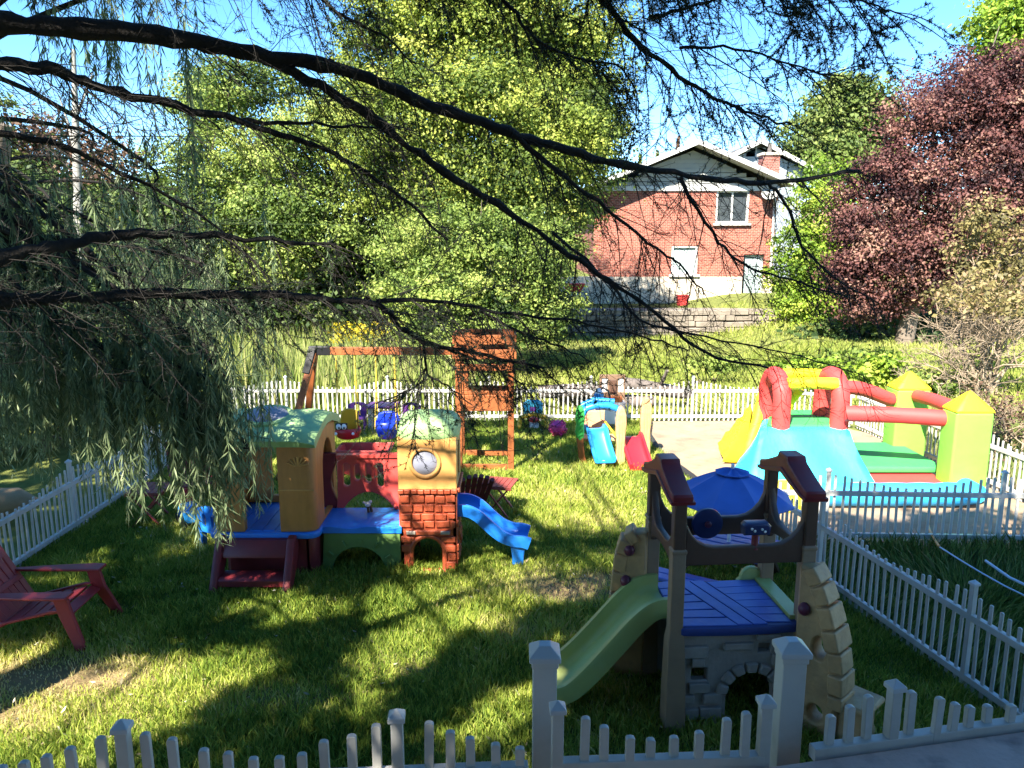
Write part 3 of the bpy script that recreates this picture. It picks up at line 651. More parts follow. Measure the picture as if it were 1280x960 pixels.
for k, (s, z) in enumerate([(.94, 1.335), (1.02, 1.32), (1.06, 1.345), (1.07, 1.38), (1.06, 1.43), (1.0, 1.475), (.86, 1.505), (.6, 1.525), (.3, 1.53), (.02, 1.532)]):
    hx, hy = (tx1-tx0)/2*s, (ty1-ty0)/2*s; ring = []
    for j in range(32):
        a = 2*PI*j/32; c, s_ = math.cos(a), math.sin(a); e = .5
        wob = 1+.02*math.sin(5*a+1)
        ring.append((cx+hx*math.copysign(abs(c)**e, c)*wob, (ty0+ty1)/2+hy*math.copysign(abs(s_)**e, s_)*wob, z+(.012*math.sin(4*a) if k in (1, 2, 3) else 0)))
    rings.append(ring)
mb.loft(rings); mb.build('tower_roof', M['roofgreen'], ph, smooth=70)
mb = MB(); slide(mb, [(-.56, 7.42, .535), (-.46, 7.42, .535), (-.36, 7.41, .49), (-.24, 7.40, .38), (-.12, 7.39, .285), (0, 7.38, .24), (.09, 7.37, .235), (.16, 7.365, .215)], .185, (0, 1, 0), .10)
mb.build('slide', M['slideblue'], ph, smooth=50)
mb = MB(); mb.loft([[(x*s+.06, 7.37+y*s, z) for x, y in ((-.075, -.15), (.075, -.15), (.075, .15), (-.075, .15))] for s, z in ((.75, 0), (.8, .1), (1.0, .21))]); mb.build('slide_foot', M['slideblue'], ph, .015)
# little toy on the bridge, red tub behind it
t = thing('small_toy', (-1.46, 7.52, .47), 'small black and white toy standing on the blue bridge deck under the red arch', 'toy')
mb = MB(); mb.ball((-1.47, 7.52, .545), (.03, .03, .028)); mb.tube([(-1.49, 7.52, .56), (-1.51, 7.5, .575)], .012, 6); mb.ball((-1.44, 7.52, .575), .016, 10, 6); mb.build('body', M['white'], t)
mb = MB(); mb.tube([(-1.465, 7.5, .525), (-1.455, 7.48, .472)], .014, 6); mb.tube([(-1.44, 7.52, .525), (-1.425, 7.49, .472)], .014, 6); mb.build('legs', M['black'], t)
t = thing('sandbox_tub', (-2.02, 10.3, 0), 'red plastic tub on the grass behind the red bridge railing', 'tub')
mb = MB(); mb.loft([[(-2.02+x*s, 10.3+y*s, z) for x, y in ((-.36, -.22), (.36, -.22), (.36, .22), (-.36, .22))] for s, z in ((.72, 0), (.95, .36), (1.04, .36), (1.04, .40), (.93, .40), (.72, .06))]); mb.build('tub', M['redplastic'], t, .012)
# ------------------------------------------------------------------ climber with stone front (local frame)
cl = thing('climber', (1.47, 5.03, 0), 'tan and blue toddler climber with two maroon roofs, green slide and grey stone arch front', 'climber', rz=math.radians(4.5))
A, B = .43, .31
def P(mb, name, m, parent=None, bevel=0., **k): return mb.build(name, M[m], parent or cl, bevel, world=False, **k)
for sx_ in (-1, 1):
    for sy_ in (-1, 1):
        mb = MB(); x, y = sx_*A, sy_*B
        if sy_ < 0: mb.loft([[(x+a*w, y+b*w-o_, z) for a, b in ((-1, -1), (1, -1), (1, 1), (-1, 1))] for w, z, o_ in ((.07, 0, .03), (.066, .30, .02), (.056, .62, 0), (.045, .70, 0), (.045, 1.24, 0), (.038, 1.26, 0))])
        else: mb.loft([[(x+a*w, y+b*w, z) for a, b in ((-1, -1), (1, -1), (1, 1), (-1, 1))] for w, z in ((.06, 0), (.046, .68), (.046, 1.20), (.038, 1.22))])
        mb.box((x-.0*sx_, y-sy_*.0, 1.235), (.10, .10, .03))
        po = P(mb, 'post', 'taupe', bevel=.01)
        mb = MB(); mb.box((x, y, 1.42), (.082, .082, .34)); P(mb, 'upper_post', 'brown', po, .012)
mb = MB(); mb.panel([(-A+.03, -B-.05)]+[(A*u, -B-.05-.025*(1-u*u)) for u in np.linspace(-.85, .85, 9)]+[(A-.03, -B-.05), (A-.03, B+.02), (-A+.03, B+.02)], [], .06, (0, 0, .69), (1, 0, 0), (0, 1, 0), .015)
dk = P(mb, 'deck', 'deckdark')
mb = MB(); z = .723
lx_ = lambda y: -.19+.21*(.30-y)/.63
for o_ in (0, .105): mb.panel([(lx_(.315)+o_-.047, .315), (lx_(-.35)+o_-.047, -.35), (lx_(-.35)+o_+.047, -.35), (lx_(.315)+o_+.047, .315)], [], .012, (0, 0, z), (1, 0, 0), (0, 1, 0), .003)
n_ = 6
for k in range(n_):
    ya_, yb2 = -.345+.66*k/n_+.005, -.345+.66*(k+1)/n_-.005; tl = .03*(k-2.5)/2.5
    mb.panel([(-.395, ya_), (lx_(ya_+tl)-.058, ya_+tl*.6), (lx_(yb2+tl)-.058, yb2+tl*.6), (-.395, yb2)], [], .009, (0, 0, z), (1, 0, 0), (0, 1, 0), .003)
    mb.panel([(lx_(ya_-tl)+.163, ya_-tl*.6), (.345, ya_), (.345, yb2), (lx_(yb2-tl)+.163, yb2-tl*.6)], [], .009, (0, 0, z), (1, 0, 0), (0, 1, 0), .003)
P(mb, 'deck_boards', 'deckblue', dk, .003)
def upanel(bot, top, gus, gw, holes=(), arch=0.):
    L_ = None
    def f(half): 
        o = [(-half, bot-arch*.2)]
        if arch: o += [(half*u, bot-arch*.25+arch*math.sqrt(max(0, 1-u*u))) for u in np.linspace(-.93, .93, 9)]
        o += [(half, bot-arch*.2), (half, gus)]
        o += [(half-gw*(1-math.cos(t*PI/2/5)), gus-(gus-top)*math.sin(t*PI/2/5)) for t in range(1, 6)]
        o += [(-half+gw*(1-math.cos(t*PI/2/5)), gus-(gus-top)*math.sin(t*PI/2/5)) for t in range(5, 0, -1)]+[(-half, gus)]
        return o
    return f
mb = MB(); mb.panel(upanel(1.135, 1.26, 1.48, .20)(A-.04), [], .05, (0, -B, 0), (1, 0, 0), (0, 0, 1), .01); fp = P(mb, 'railing_panel', 'brown')
mb = MB(); mb.panel(upanel(1.09, 1.225, 1.46, .20)(A-.04), [], .05, (0, B, 0), (1, 0, 0), (0, 0, 1), .01); bp_ = P(mb, 'railing_panel', 'brown')
for x in (-A, A):
    mb = MB(); mb.panel(upanel(1.08, 1.23, 1.50, .17, arch=.10)(B-.035), [], .05, (x, 0, 0), (0, 1, 0), (0, 0, 1), .01); P(mb, 'side_arch', 'brown')
    mb = MB()
    o = [(-.38, 1.565), (-.30, 1.575), (0, 1.66), (.30, 1.575), (.38, 1.565), (.385, 1.615), (.375, 1.63), (.31, 1.645), (.2, 1.69), (.095, 1.735), (.08, 1.755), (.07, 1.775), (-.07, 1.775), (-.08, 1.755), (-.095, 1.735), (-.2, 1.69), (-.31, 1.645), (-.375, 1.63), (-.385, 1.615)]
    mb.panel(o, [], .135, (x, 0, 0), (0, 1, 0), (0, 0, 1), .014)
    mb.panel([(-.385, 1.563), (-.30, 1.57), (0, 1.645), (.30, 1.57), (.385, 1.563), (.39, 1.585), (.30, 1.595), (0, 1.68), (-.30, 1.595), (-.39, 1.585)], [], .16, (x, 0, 0), (0, 1, 0), (0, 0, 1), .006)
    P(mb, 'roof', 'maroon')
# steering wheel, periscope
mb = MB(); mb.lathe([(.02, -.02), (.105, -.02), (.115, -.005), (.112, .012), (.09, .02), (.05, .014), (.03, .02)], (-.05, B-.06, 1.195), 28, Matrix.Rotation(PI/2, 3, 'X')); wh = P(mb, 'steering_wheel', 'navy', smooth=50)
mb = MB(); mb.lathe([(.025, 0), (.025, .012), (.012, .02)], (-.05, B-.08, 1.195), 14, Matrix.Rotation(PI/2, 3, 'X')); P(mb, 'hub', 'holds', wh)
mb = MB(); mb.lathe([(.03, 1.232), (.022, 1.26), (.022, 1.36)], (.075, -B, 0), 12); pe = P(mb, 'periscope_stand', 'maroon')
mb = MB(); mb.panel([(-.085, -.04), (.085, -.04), (.09, .02), (.07, .042), (-.07, .042), (-.09, .02)], [], .09, (.075, -B, 1.375), (1, 0, 0), (0, 0, 1), .016); ph_ = P(mb, 'periscope', 'navy', pe)
mb = MB()
for s, zz in ((-.042, .008), (-.022, -.006), (.025, .004), (.045, -.012)): mb.ball((.075+s, -B-.047, 1.375+zz), (.009, .006, .009), 10, 6)
P(mb, 'dial', 'white', ph_)
# stone front
mb = MB(); ax0, ax1 = -.06, .26; ac = (ax0+ax1)/2
mb.panel([(-.385, 0), (-.385, .665), (.40, .665), (.40, 0), (ax1, 0), (ax1, .2)]+arc(ac, .2, .16, 0, 180, 12)[1:]+[(ax0, 0)], [rect(-.305, .315, -.20, .40), rect(.145, .50, .225, .56)], .07, (0, -B+.03, 0), (1, 0, 0), (0, 0, 1), .012)
yy = -B-.012
for k in range(7):
    a0, a1 = math.radians(2+176*k/7+2), math.radians(2+176*(k+1)/7-2)
    mb.panel([(ac+.165*math.cos(a0), .2+.165*math.sin(a0)), (ac+.235*math.cos(a0), .2+.235*math.sin(a0)), (ac+.24*math.cos((a0+a1)/2), .2+.24*math.sin((a0+a1)/2)), (ac+.235*math.cos(a1), .2+.235*math.sin(a1)), (ac+.165*math.cos(a1), .2+.165*math.sin(a1))], [], .05, (0, yy, 0), (1, 0, 0), (0, 0, 1), .014)
for (x, zz, w, h_) in [(-.30, .53, .19, .085), (-.27, .455, .09, .06), (-.255, .27, .14, .07), (-.32, .06, .14, .12), (-.17, .06, .15, .13), (-.16, .19, .13, .07), (-.33, .19, .09, .06), (.33, .07, .13, .13), (.335, .25, .1, .1), (.31, .45, .15, .08), (.0, .56, .2, .05), (.2, .62, .16, .04)]:
    mb.box((x, yy, zz), (w, .045, h_))
P(mb, 'stone_front', 'stonegrey', bevel=.013)
mb = MB(); mb.box((A-.02, .05, .33), (.05, .52, .65)); mb.box((.0, B-.02, .33), (.78, .05, .65)); P(mb, 'stone_wall', 'stonegrey', bevel=.01)
# climbing walls: slab from a post along direction d
def climb(o, d, prof, th, holds, holes, name, blocks):
    d = Vector(d).normalized(); w = Vector((0, 0, 1)); nrm = d.cross(w)
    mb = MB(); mb.panel(prof, holes, th, o, d, w, .02)
    # chunky stone edging along the outer edge
    for (s0, z0), (s1, z1) in zip(blocks[:-1], blocks[1:]):
        a = Vector(o)+d*s0+w*z0; b = Vector(o)+d*s1+w*z1; dv = (b-a).normalized()
        mb.beam(a+dv*.005, b-dv*.005, th+.035+.02*math.sin(s0*90), .10, up=dv.cross(nrm))
    x = P(mb, name, 'claytan', bevel=.014)
    for s, zz, sg in holds:
        m2 = MB(); m2.ball(Vector(o)+d*s+w*zz+nrm*sg*(th/2+.012), (.04, .04, .045), 12, 8); P(m2, 'climbing_hold', 'holds', x)
    return x
pr = [(0, 1.14), (.07, 1.14), (.13, 1.02), (.19, .87), (.245, .72), (.28, .56), (.30, .40), (.305, .0), (.0, .0)]
climb((A-.02, -B-.02, 0), (.62, -.78, 0), pr, .15, [(.06, .86, 1), (.07, .52, 1)], [arc(.17, .62, .045, 0, 360, 14, .075)[:-1], arc(.17, .16, .05, 0, 360, 14, .06)[:-1]], 'climbing_wall', [(.05, 1.13), (.12, 1.03), (.175, .91), (.225, .77), (.265, .63), (.29, .49), (.30, .35), (.305, .25)])
mb = MB(); mb.panel([(-.14, -.14), (.16, -.14), (.16, .14), (-.14, .14)], [], .05, (A+.25, -B-.24, .29), (.62, -.78, 0), (.78, .62, 0), .02)
mb.loft([[(A+.25+(.62*a+.78*b)*s, -B-.24+(-.78*a+.62*b)*s, zz) for a, b in ((-.12, -.12), (.14, -.12), (.14, .12), (-.12, .12))] for s, zz in ((1.1, 0), (.85, .12), (.85, .266))]); P(mb, 'step_block', 'claytan', bevel=.012)
pl = [(0, 1.14), (.08, 1.13), (.15, 1.07), (.19, .95), (.21, .78), (.23, .5), (.26, 0), (0, 0)]
climb((-A-.03, B+.0, 0), (-.96, .28, 0), pl, .13, [(.13, 1.0, -1), (.15, .76, -1)], [], 'climbing_wall', [(.08, 1.12), (.15, 1.07), (.185, .96), (.2, .82), (.215, .66), (.23, .5), (.245, .3), (.25, .12)])
mb = MB(); slide(mb, [(-.40, .06, .71), (-.50, .06, .70), (-.62, .05, .61), (-.80, .03, .42), (-.97, .01, .25), (-1.10, -.005, .16), (-1.25, -.02, .14)], .21, (0, 1, 0), .11, .03, .035, .06); P(mb, 'slide', 'limegreen', smooth=50)
mb = MB(); mb.loft([[(-1.16+x*s, 0+y*s, zz) for x, y in ((-.08, -.16), (.08, -.16), (.08, .16), (-.08, .16))] for s, zz in ((.85, 0), (1., .13))]); P(mb, 'slide_foot', 'limegreen', bevel=.015)
mb = MB(); mb.panel([(-.12, 0), (.10, 0)]+arc(-.01, .02, .085, 0, 180, 10), [], .05, (.335, B+.01, .72), (1, 0, 0), (0, 0, 1), .012); mb.box((.40, .0, .728), (.10, .60, .045)); P(mb, 'side_seat', 'limegreen', bevel=.012)
# ------------------------------------------------------------------ picnic table and umbrella
t = thing('picnic_table', (1.98, 6.75, 0), 'violet blue toddler picnic table with attached benches behind the climber', 'picnic table', rz=math.radians(-32))
mb = MB()
for i in range(5): mb.box((0, -.24+.12*i, .44), (.95, .112, .035))
mb.build('tabletop', M['deckblue'], t, .012, world=False)
for s in (-1, 1):
    mb = MB()
    for i in range(2): mb.box((0, s*(.50+.115*i), .25), (1.0, .108, .04))
    mb.build('bench', M['deckblue'], t, .012, world=False)
for s in (-1, 1):
    mb = MB(); mb.beam((s*.33, -.16, .42), (s*.33, -.62, 0), .06, .05); mb.beam((s*.33, .16, .42), (s*.33, .62, 0), .06, .05); mb.box((s*.33, 0, .21), (.05, 1.2, .05)); mb.build('leg_frame', M['brown'], t, .008, world=False)
t = thing('umbrella', (2.0, 6.75, .46), 'blue cloth umbrella standing over the picnic table behind the climber', 'umbrella')
mb = MB(); mb.tube([(2.0, 6.75, .3), (2.0, 6.75, 1.2)], .016, 10); mb.build('pole', M['white'], t)
def canopy(r0, z0, r1, z1, n=8, sag=.03, k=6):
    mb = MB(); V_ = []; F_ = []; ns = n*6
    for i in range(k+1):
        u = i/k; r = r0+(r1-r0)*u; z = z0+(z1-z0)*u**1.25
        for j in range(ns):
            ph2 = (j % 6)/6; dip = math.sin(PI*ph2); a = 2*PI*j/ns+.2
            rr = r*(1-(1-math.cos(PI/n))*dip*.9); V_.append((2.0+rr*math.cos(a), 6.75+rr*math.sin(a), z-sag*dip*math.sin(PI*u)*.8))
    for i in range(k):
        for j in range(ns): F_.append((i*ns+j, i*ns+(j+1) % ns, (i+1)*ns+(j+1) % ns, (i+1)*ns+j))
    mb.add(V_, F_); return mb
c = canopy(.10, 1.125, .56, .885).build('canopy', M['umb'], t, smooth=12); s_ = c.modifiers.new('s', 'SOLIDIFY'); s_.thickness = .006
c2 = canopy(.004, 1.165, .16, 1.125).build('canopy_vent', M['umb'], c, smooth=12); s_ = c2.modifiers.new('s', 'SOLIDIFY'); s_.thickness = .005
mb = MB(); mb.lathe([(.012, 1.15), (.016, 1.17), (.003, 1.185)], (2.0, 6.75, 0), 10); mb.build('finial', M['umb'], t)
for k in range(8):
    a = 2*PI*k/8+.2; mb = MB(); mb.tube([(2+.03*math.cos(a), 6.75+.03*math.sin(a), 1.115), (2+.55*math.cos(a), 6.75+.55*math.sin(a), .878)], .005, 5); mb.build('rib', M['white'], t)
#CUT3
# ------------------------------------------------------------------ inflatable castle
bc = thing('bouncy_castle', (4.4, 10.0, 0), 'inflatable bouncy castle with red arches, turquoise slide and two lime towers with yellow peaks', 'bouncy castle')
def ring4(x0, x1, y0, y1, z, bul=.0, n=8):
    o = []
    for (a, b) in (((x0, y0), (x1, y0)), ((x1, y0), (x1, y1)), ((x1, y1), (x0, y1)), ((x0, y1), (x0, y0))):
        dx, dy = b[0]-a[0], b[1]-a[1]; L = math.hypot(dx, dy)
        for k in range(n):
            u = k/n; q = bul*math.sin(PI*u); o.append((a[0]+dx*u+dy/L*q, a[1]+dy*u-dx/L*q, z))
    return o
mb = MB(); rr = []
for z, x0, x1, y0, bu in ((.02, 2.95, 4.66, 9.38, .03), (.12, 2.97, 4.63, 9.40, .05), (.25, 3.03, 4.56, 9.47, .03), (.4, 3.11, 4.50, 9.60, .0), (.55, 3.18, 4.45, 9.72, -.02), (.66, 3.23, 4.43, 9.80, -.01), (.73, 3.26, 4.42, 9.85, 0), (.75, 3.30, 4.40, 9.90, 0)):
    r_ = ring4(x0, x1, y0, 10.95, z, bu, 16)
    r_ = [(p[0]+.42*max(0, (p[1]-9.9)/1.05)*(x1-p[0])/(x1-x0), p[1], p[2]) for p in r_]
    r_ = [(p[0], p[1]+.018*math.sin(p[0]*9+z*4)*(1 if p[1] < 10.3 else 0), p[2]) for p in r_]
    rr.append(r_)
mb.loft(rr); mb.build('slide_skirt', M['inf_aqua'], bc, smooth=80)
mb = MB(); mb.panel([(3.38, 9.98), (4.36, 9.98), (4.36, 10.9), (3.72, 10.9)], [], .06, (0, 0, .755), (1, 0, 0), (0, 1, 0), .02); mb.build('platform', M['inf_green'], bc)
def arch_tube(x, y0, y1, z0, zt, r):
    yc = (y0+y1)/2; h = (y1-y0)/2
    pts = [(x, y0, z0), (x, y0, z0+(zt-h-z0)*.5)]+[(x, yc-h*math.cos(t), zt-h+h*math.sin(t)) for t in np.linspace(0, PI, 13)]+[(x, y1, z0+(zt-h-z0)*.5), (x, y1, z0)]
    n = len(pts); return MB().tube(pts, [r*(1+.03*math.sin(i*2.1)) for i in range(n)], 18)
arch_tube(3.56, 9.98, 10.58, .74, 1.40, .118).build('arch', M['inf_red'], bc, smooth=80)
arch_tube(4.33, 9.98, 10.58, .74, 1.40, .118).build('arch', M['inf_red'], bc, smooth=80)
for y, z, r in ((10.0, 1.33, .078), (10.55, 1.36, .075)):
    MB().tube([(3.62+.65*k/6, y, z+.01*math.sin(PI*k/6)) for k in range(7)], r, 14).build('crossbar', M['inf_yel'], bc, smooth=80)
# yellow climbing ramp at the back left with a bumpy bolster
mb = MB(); rr = []
for u in np.linspace(0, 1, 9):
    a = np.array([3.36, 10.62, .86])*(1-u)+np.array([3.05, 10.75, .10])*u; b = np.array([3.44, 10.9, .86])*(1-u)+np.array([3.18, 11.6, .10])*u; q = .03*math.sin(u*PI*6)
    rr.append([(a[0]+.25, a[1]+.02, .02), (a[0]-.02, a[1], a[2]*.5), (a[0], a[1], a[2]+q), ((a[0]+b[0])/2, (a[1]+b[1])/2, a[2]+q-.03), (b[0], b[1], b[2]+q), (b[0]+.25, b[1], .02)])
mb.loft(rr); mb.build('climbing_ramp', M['inf_yel'], bc, smooth=60)
mb = MB(); pts = []; rad = []
P0, P1, P2, P3_ = at(953, 492, 10.7), at(948, 520, 10.55), at(938, 552, 10.4), at(930, 580, 10.3)
cq = np.array([P0, P1, P2, P3_]); us = np.linspace(0, 3, 37)
for u in us: i_ = min(2, int(u)); pts.append(cq[i_]*(1-(u-i_))+cq[i_+1]*(u-i_)); rad.append(.062+.012*abs(math.sin(u*PI*2.5)))
mb.tube(pts, rad, 14); mb.build('bolster', M['inf_yel'], bc, smooth=80)
mb = MB(); mb.tube([(3.98, 10.98, .1), (3.94, 11.0, .5), (4.0, 10.98, .9), (4.12, 10.9, 1.1)], [.1, .1, .1, .09], 14); mb.build('bolster', M['inf_yel'], bc, smooth=80)
mb = MB(); rr = []
for u in np.linspace(0, 1, 7): rr.append([(3.05+.55*u, 8.72, .02), (3.05+.55*u, 8.68, .12), (3.05+.55*u, 8.74, .19), (3.05+.55*u, 9.42, .2), (3.05+.55*u, 9.45, .02)])
mb.loft(rr); mb.ball((3.63, 8.92, .16), (.12, .14, .14)); mb.build('landing_mat', M['inf_yel'], bc, smooth=60)
# pool: front tube, red trough, green floor
MB().tube([(3.62+2.0*k/12, 8.98, .155) for k in range(13)], [.12]+[.145+.006*math.sin(k*3) for k in range(11)]+[.12], 18).build('front_tube', M['inf_blue'], bc, smooth=80)
MB().tube([(5.66, 9.0+.6*k/4, .15) for k in range(5)], .12, 16).build('side_tube', M['inf_blue'], bc, smooth=80)
MB().box((4.55, 9.6, .03), (2.1, 1.4, .05)).build('ground_sheet', M['black'], bc)
MB().panel(rect(4.3, 9.05, 5.55, 9.9), [], .08, (0, 0, .13), (1, 0, 0), (0, 1, 0), .03).build('trough', M['inf_red'], bc)
MB().panel(rect(4.38, 9.74, 5.66, 11.0), [], .09, (0, 0, .235), (1, 0, 0), (0, 1, 0), .03).build('bounce_floor', M['inf_green'], bc)
for y in (9.45, 10.92):
    mb = MB(); x0, x1, d = 5.47, 5.94, .17
    rr = []
    for z, s in ((.05, .97), (.2, 1.0), (.5, 1.0), (.8, 1.0), (1.06, 1.0), (1.10, .985)):
        rr.append([(p[0], p[1], z) for p in ring4((x0+x1)/2-(x1-x0)/2*s, (x0+x1)/2+(x1-x0)/2*s, y-d*s, y+d*s, z, .012, 6)])
    mb.loft(rr); tw = mb.build('tower', M['inf_lime'], bc, .03, smooth=60)
    mb = MB(); rr = [ring4((x0+x1)/2-(x1-x0)/2*s, (x0+x1)/2+(x1-x0)/2*s, y-d*s, y+d*s, z, .008*s, 6) for z, s in ((1.10, .985), (1.105, 1.0), (1.13, .96), (1.24, .5), (1.33, .12), (1.345, .02))]
    mb.loft(rr); mb.build('tower_peak', M['inf_yel'], tw, smooth=60)
MB().tube([(4.34+1.28*u, 9.86-.34*u, .965+.012*math.sin(PI*u)) for u in np.linspace(0, 1, 11)], [.105]*10+[.085], 18).build('guard_tube', M['inf_red'], bc, smooth=80)
MB().tube([(4.36+1.15*u, 10.62+.25*u, 1.06+.13*math.sin(PI*min(1, u*1.0+.12))-.12*u) for u in np.linspace(0, 1, 11)], [.1]*10+[.08], 18).build('guard_tube', M['inf_red'], bc, smooth=80)
MB().tube([(5.74, 10.75-1.2*u, 1.02+.03*math.sin(PI*u)) for u in np.linspace(0, 1, 8)], .09, 16).build('guard_tube', M['inf_red'], bc, smooth=80)
# ------------------------------------------------------------------ wooden swing frame with tower
sw = thing('swing_frame', (-1.6, 10.6, 0), 'orange stained wooden swing frame with square lookout tower and black corner bracket', 'swing set')
X0, X1, Y0, Y1, w = -.735, -.015, 10.45, 11.05, .085
for x, y in ((X0, Y0), (X1, Y0), (X0, Y1), (X1, Y1)):
    MB().box((x, y, .955), (w, w, 1.91)).build('post', M['wood'], sw, .008)
def bd(x0, x1, y, z0, z1, name='board', t=.03): MB().box(((x0+x1)/2, y, (z0+z1)/2), (x1-x0, t, z1-z0)).build(name, M['wood'], sw, .005)
for z0, z1 in ((1.80, 1.93), (1.60, 1.73)): bd(X0-.03, X1+.03, Y0-.06, z0, z1); bd(X0-.03, X1+.03, Y1+.06, z0, z1)
for x in (X0-.06, X1+.06):
    for z in (1.865, 1.665): MB().box((x, (Y0+Y1)/2, z), (.03, Y1-Y0+.1, .13)).build('board', M['wood'], sw, .005)
bd(X0-.03, X1+.03, Y0-.061, 1.44, 1.53); bd(X0-.03, X1+.03, Y0-.062, .88, 1.10); bd(X0+.05, X1-.05, Y0-.02, 1.105, 1.15, t=.06)
bd(X0+.05, X0+.14, Y0-.02, 1.155, 1.43); bd(X0-.03, X1+.03, Y1+.06, .88, 1.10)
bd(X0+.05, X1-.05, Y0-.02, .03, .11, 'base_board', .035); bd(X0+.05, X1-.05, Y1, .06, .14, 'base_board', .035)
for i in range(6): MB().box(((X0+X1)/2, Y0+.07+.095*i, .905), (X1-X0-.09, .085, .03)).build('floor_board', M['wood'], sw, .004)
xb = -2.72
MB().beam((xb-.02, 10.62, 1.68), (X0, 10.62, 1.68), .09, .105).build('beam', M['wood'], sw, .008)
for s in (-1, 1): MB().beam((xb-.02, 10.62+s*.03, 1.66), (xb-.42, 10.62+s*.62, .0), .085, .085, up=(0, 1, 0)).build('leg', M['wood'], sw, .008)
MB().beam((xb-.25, 10.62-.33, .75), (xb-.25, 10.62+.33, .75), .06, .07).build('crosspiece', M['wood'], sw, .006)
mb = MB(); mb.box((xb+.06, 10.62, 1.685), (.3, .105, .125)); mb.beam((xb-.03, 10.62-.03, 1.72), (xb-.11, 10.62-.14, 1.38), .1, .1, up=(0, 1, 0)); mb.build('bracket', M['black'], sw, .01)
# swings
def swing(x, y, zb, seat_m, label, car):
    t = thing('toddler_swing', (x, y, zb), label, 'swing', 'toddler swings on the wooden beam')
    if car:
        mb = MB(); mb.loft([[(x+a*s-.0, y+b*s2, zb+z) for a, b in arc(0, 0, 1, 0, 345, 23)] for z, s, s2 in ((0, .10, .10), (.02, .15, .14), (.10, .185, .17), (.15, .18, .165), (.16, .165, .15), (.08, .13, .12))]); st_ = mb.build('seat', M[seat_m], t, smooth=60)
        mb = MB(); mb.panel([(-.14, .08), (-.12, .36), (-.05, .40), (.05, .40), (.12, .36), (.14, .08)], [], .05, (x, y+.13, zb), (1, 0, 0), (0, 0, 1), .02); mb.build('backrest', M['toyyellow'], t)
        mb = MB(); mb.box((x-.06, y-.14, zb+.20), (.17, .02, .10)); mb.build('windscreen', M['black'], t, .02)
        for s in (-1, 1):
            m2 = MB(); m2.ball((x-.06+s*.038, y-.155, zb+.2), (.036, .012, .042), 12, 8); e_ = m2.build('eye', M['white'], t, smooth=80)
            m2 = MB(); m2.ball((x-.055+s*.034, y-.167, zb+.185), (.012, .006, .018), 10, 6); m2.build('pupil', M['black'], e_)
            m2 = MB(); m2.ball((x+s*.12-.02, y-.155, zb+.10), (.022, .014, .022), 10, 6); m2.build('headlight', M['white'], t)
    else:
        mb = MB(); mb.loft([[(x+a*s, y+b*s2*.9, zb+z) for a, b in arc(0, 0, 1, 0, 345, 23)] for z, s, s2 in ((0, .09, .10), (.02, .125, .14), (.15, .165, .17), (.24, .17, .165), (.25, .155, .15), (.08, .12, .12))]); mb.build('seat', M[seat_m], t, smooth=60)
        mb = MB(); mb.panel([(-.15, .06), (-.165, .24), (-.14, .33), (-.05, .36), (.05, .36), (.14, .33), (.165, .24), (.15, .06)], [], .05, (x, y+.14, zb), (1, 0, 0), (0, 0, 1), .02); mb.build('backrest', M[seat_m], t)
    for s in (-1, 1):
        for yy, z0 in ((-.12, .15), (.13, .30)):
            MB().tube([(x+s*.15, y+yy, zb+z0), (x+s*.13, y+yy*.3, zb+.75), (x+s*.13, y, 1.63)], .007, 6).build('rope', M['rope'], t)
swing(-2.31, 10.6, .44, 'swingred', 'red car shaped toddler swing with white eyes and yellow backrest', True)
swing(-1.76, 10.6, .44, 'swingblue', 'deep blue bucket toddler swing with yellow ropes', False)
# ------------------------------------------------------------------ small toddler gym
tg = thing('toddler_gym', (1.35, 10.9, 0), 'small toddler gym with green leaf post, blue slide, tan posts and red slide', 'toddler slide set')
mb = MB()
prof = [(.02, .36), (.055, .4), (.065, .5), (.055, .6), (.07, .7), (.06, .8), (.03, .87), (-.03, .87), (-.06, .82), (-.07, .7), (-.055, .6), (-.07, .5), (-.05, .4), (-.02, .36)]
mb.panel(prof, [], .10, (.97, 10.75, 0), (1, 0, 0), (0, 0, 1), .025)
for k in range(6): mb.beam((.93+.02*(k % 2), 10.69, .44+.07*k), (1.0, 10.69, .48+.07*k), .02, .02)
mb.build('leaf_post', M['leafgreen'], tg)
mb = MB(); mb.loft([[(.97+dx+a*w_, 10.75+b*w_, z) for a, b in ((-1, -1), (1, -1), (1, 1), (-1, 1))] for z, w_, dx in ((.0, .055, .07), (.15, .045, .03), (.42, .05, 0))]); mb.build('trunk_post', M['wood'], tg, .012)
mb = MB(); mb.tube([(1.0, 10.76, .74), (1.06, 10.78, .83), (1.2, 10.8, .87), (1.36, 10.8, .87), (1.5, 10.8, .82)], [.05, .05, .052, .052, .05], 10); mb.tube([(1.02, 11.1, .80), (1.2, 11.12, .88), (1.5, 11.1, .86)], .045, 10); mb.build('roof_bar', M['toyblue'], tg, smooth=60)
def tree_post(x, y, z1, ww, name='tree_post'):
    mb = MB(); mb.panel([(-ww, 0), (-ww*.85, .3), (-ww, .45), (-ww*1.1, z1*.7), (-ww*.9, z1-.1), (-ww*.4, z1-.02), (0, z1), (ww*.5, z1-.03), (ww, z1-.12), (ww*1.1, z1*.7), (ww*.9, .45), (ww*.95, .3), (ww*1.05, 0)], [], .11, (x, y, 0), (1, 0, 0), (0, 0, 1), .02)
    for s in (-.5, 0, .5): mb.tube([(x+s*ww, y-.058, .1), (x+s*ww*1.1+.008, y-.062, z1*.5), (x+s*ww*.8, y-.058, z1-.12)], .008, 5)
    mb.build(name, M['claytan'], tg)
tree_post(1.55, 10.72, .88, .07); tree_post(1.96, 11.05, .95, .075)
mb = MB(); mb.beam((1.47, 10.75, .05), (1.36, 11.05, .35), .07, .05); mb.build('brace', M['claytan'], tg, .01)
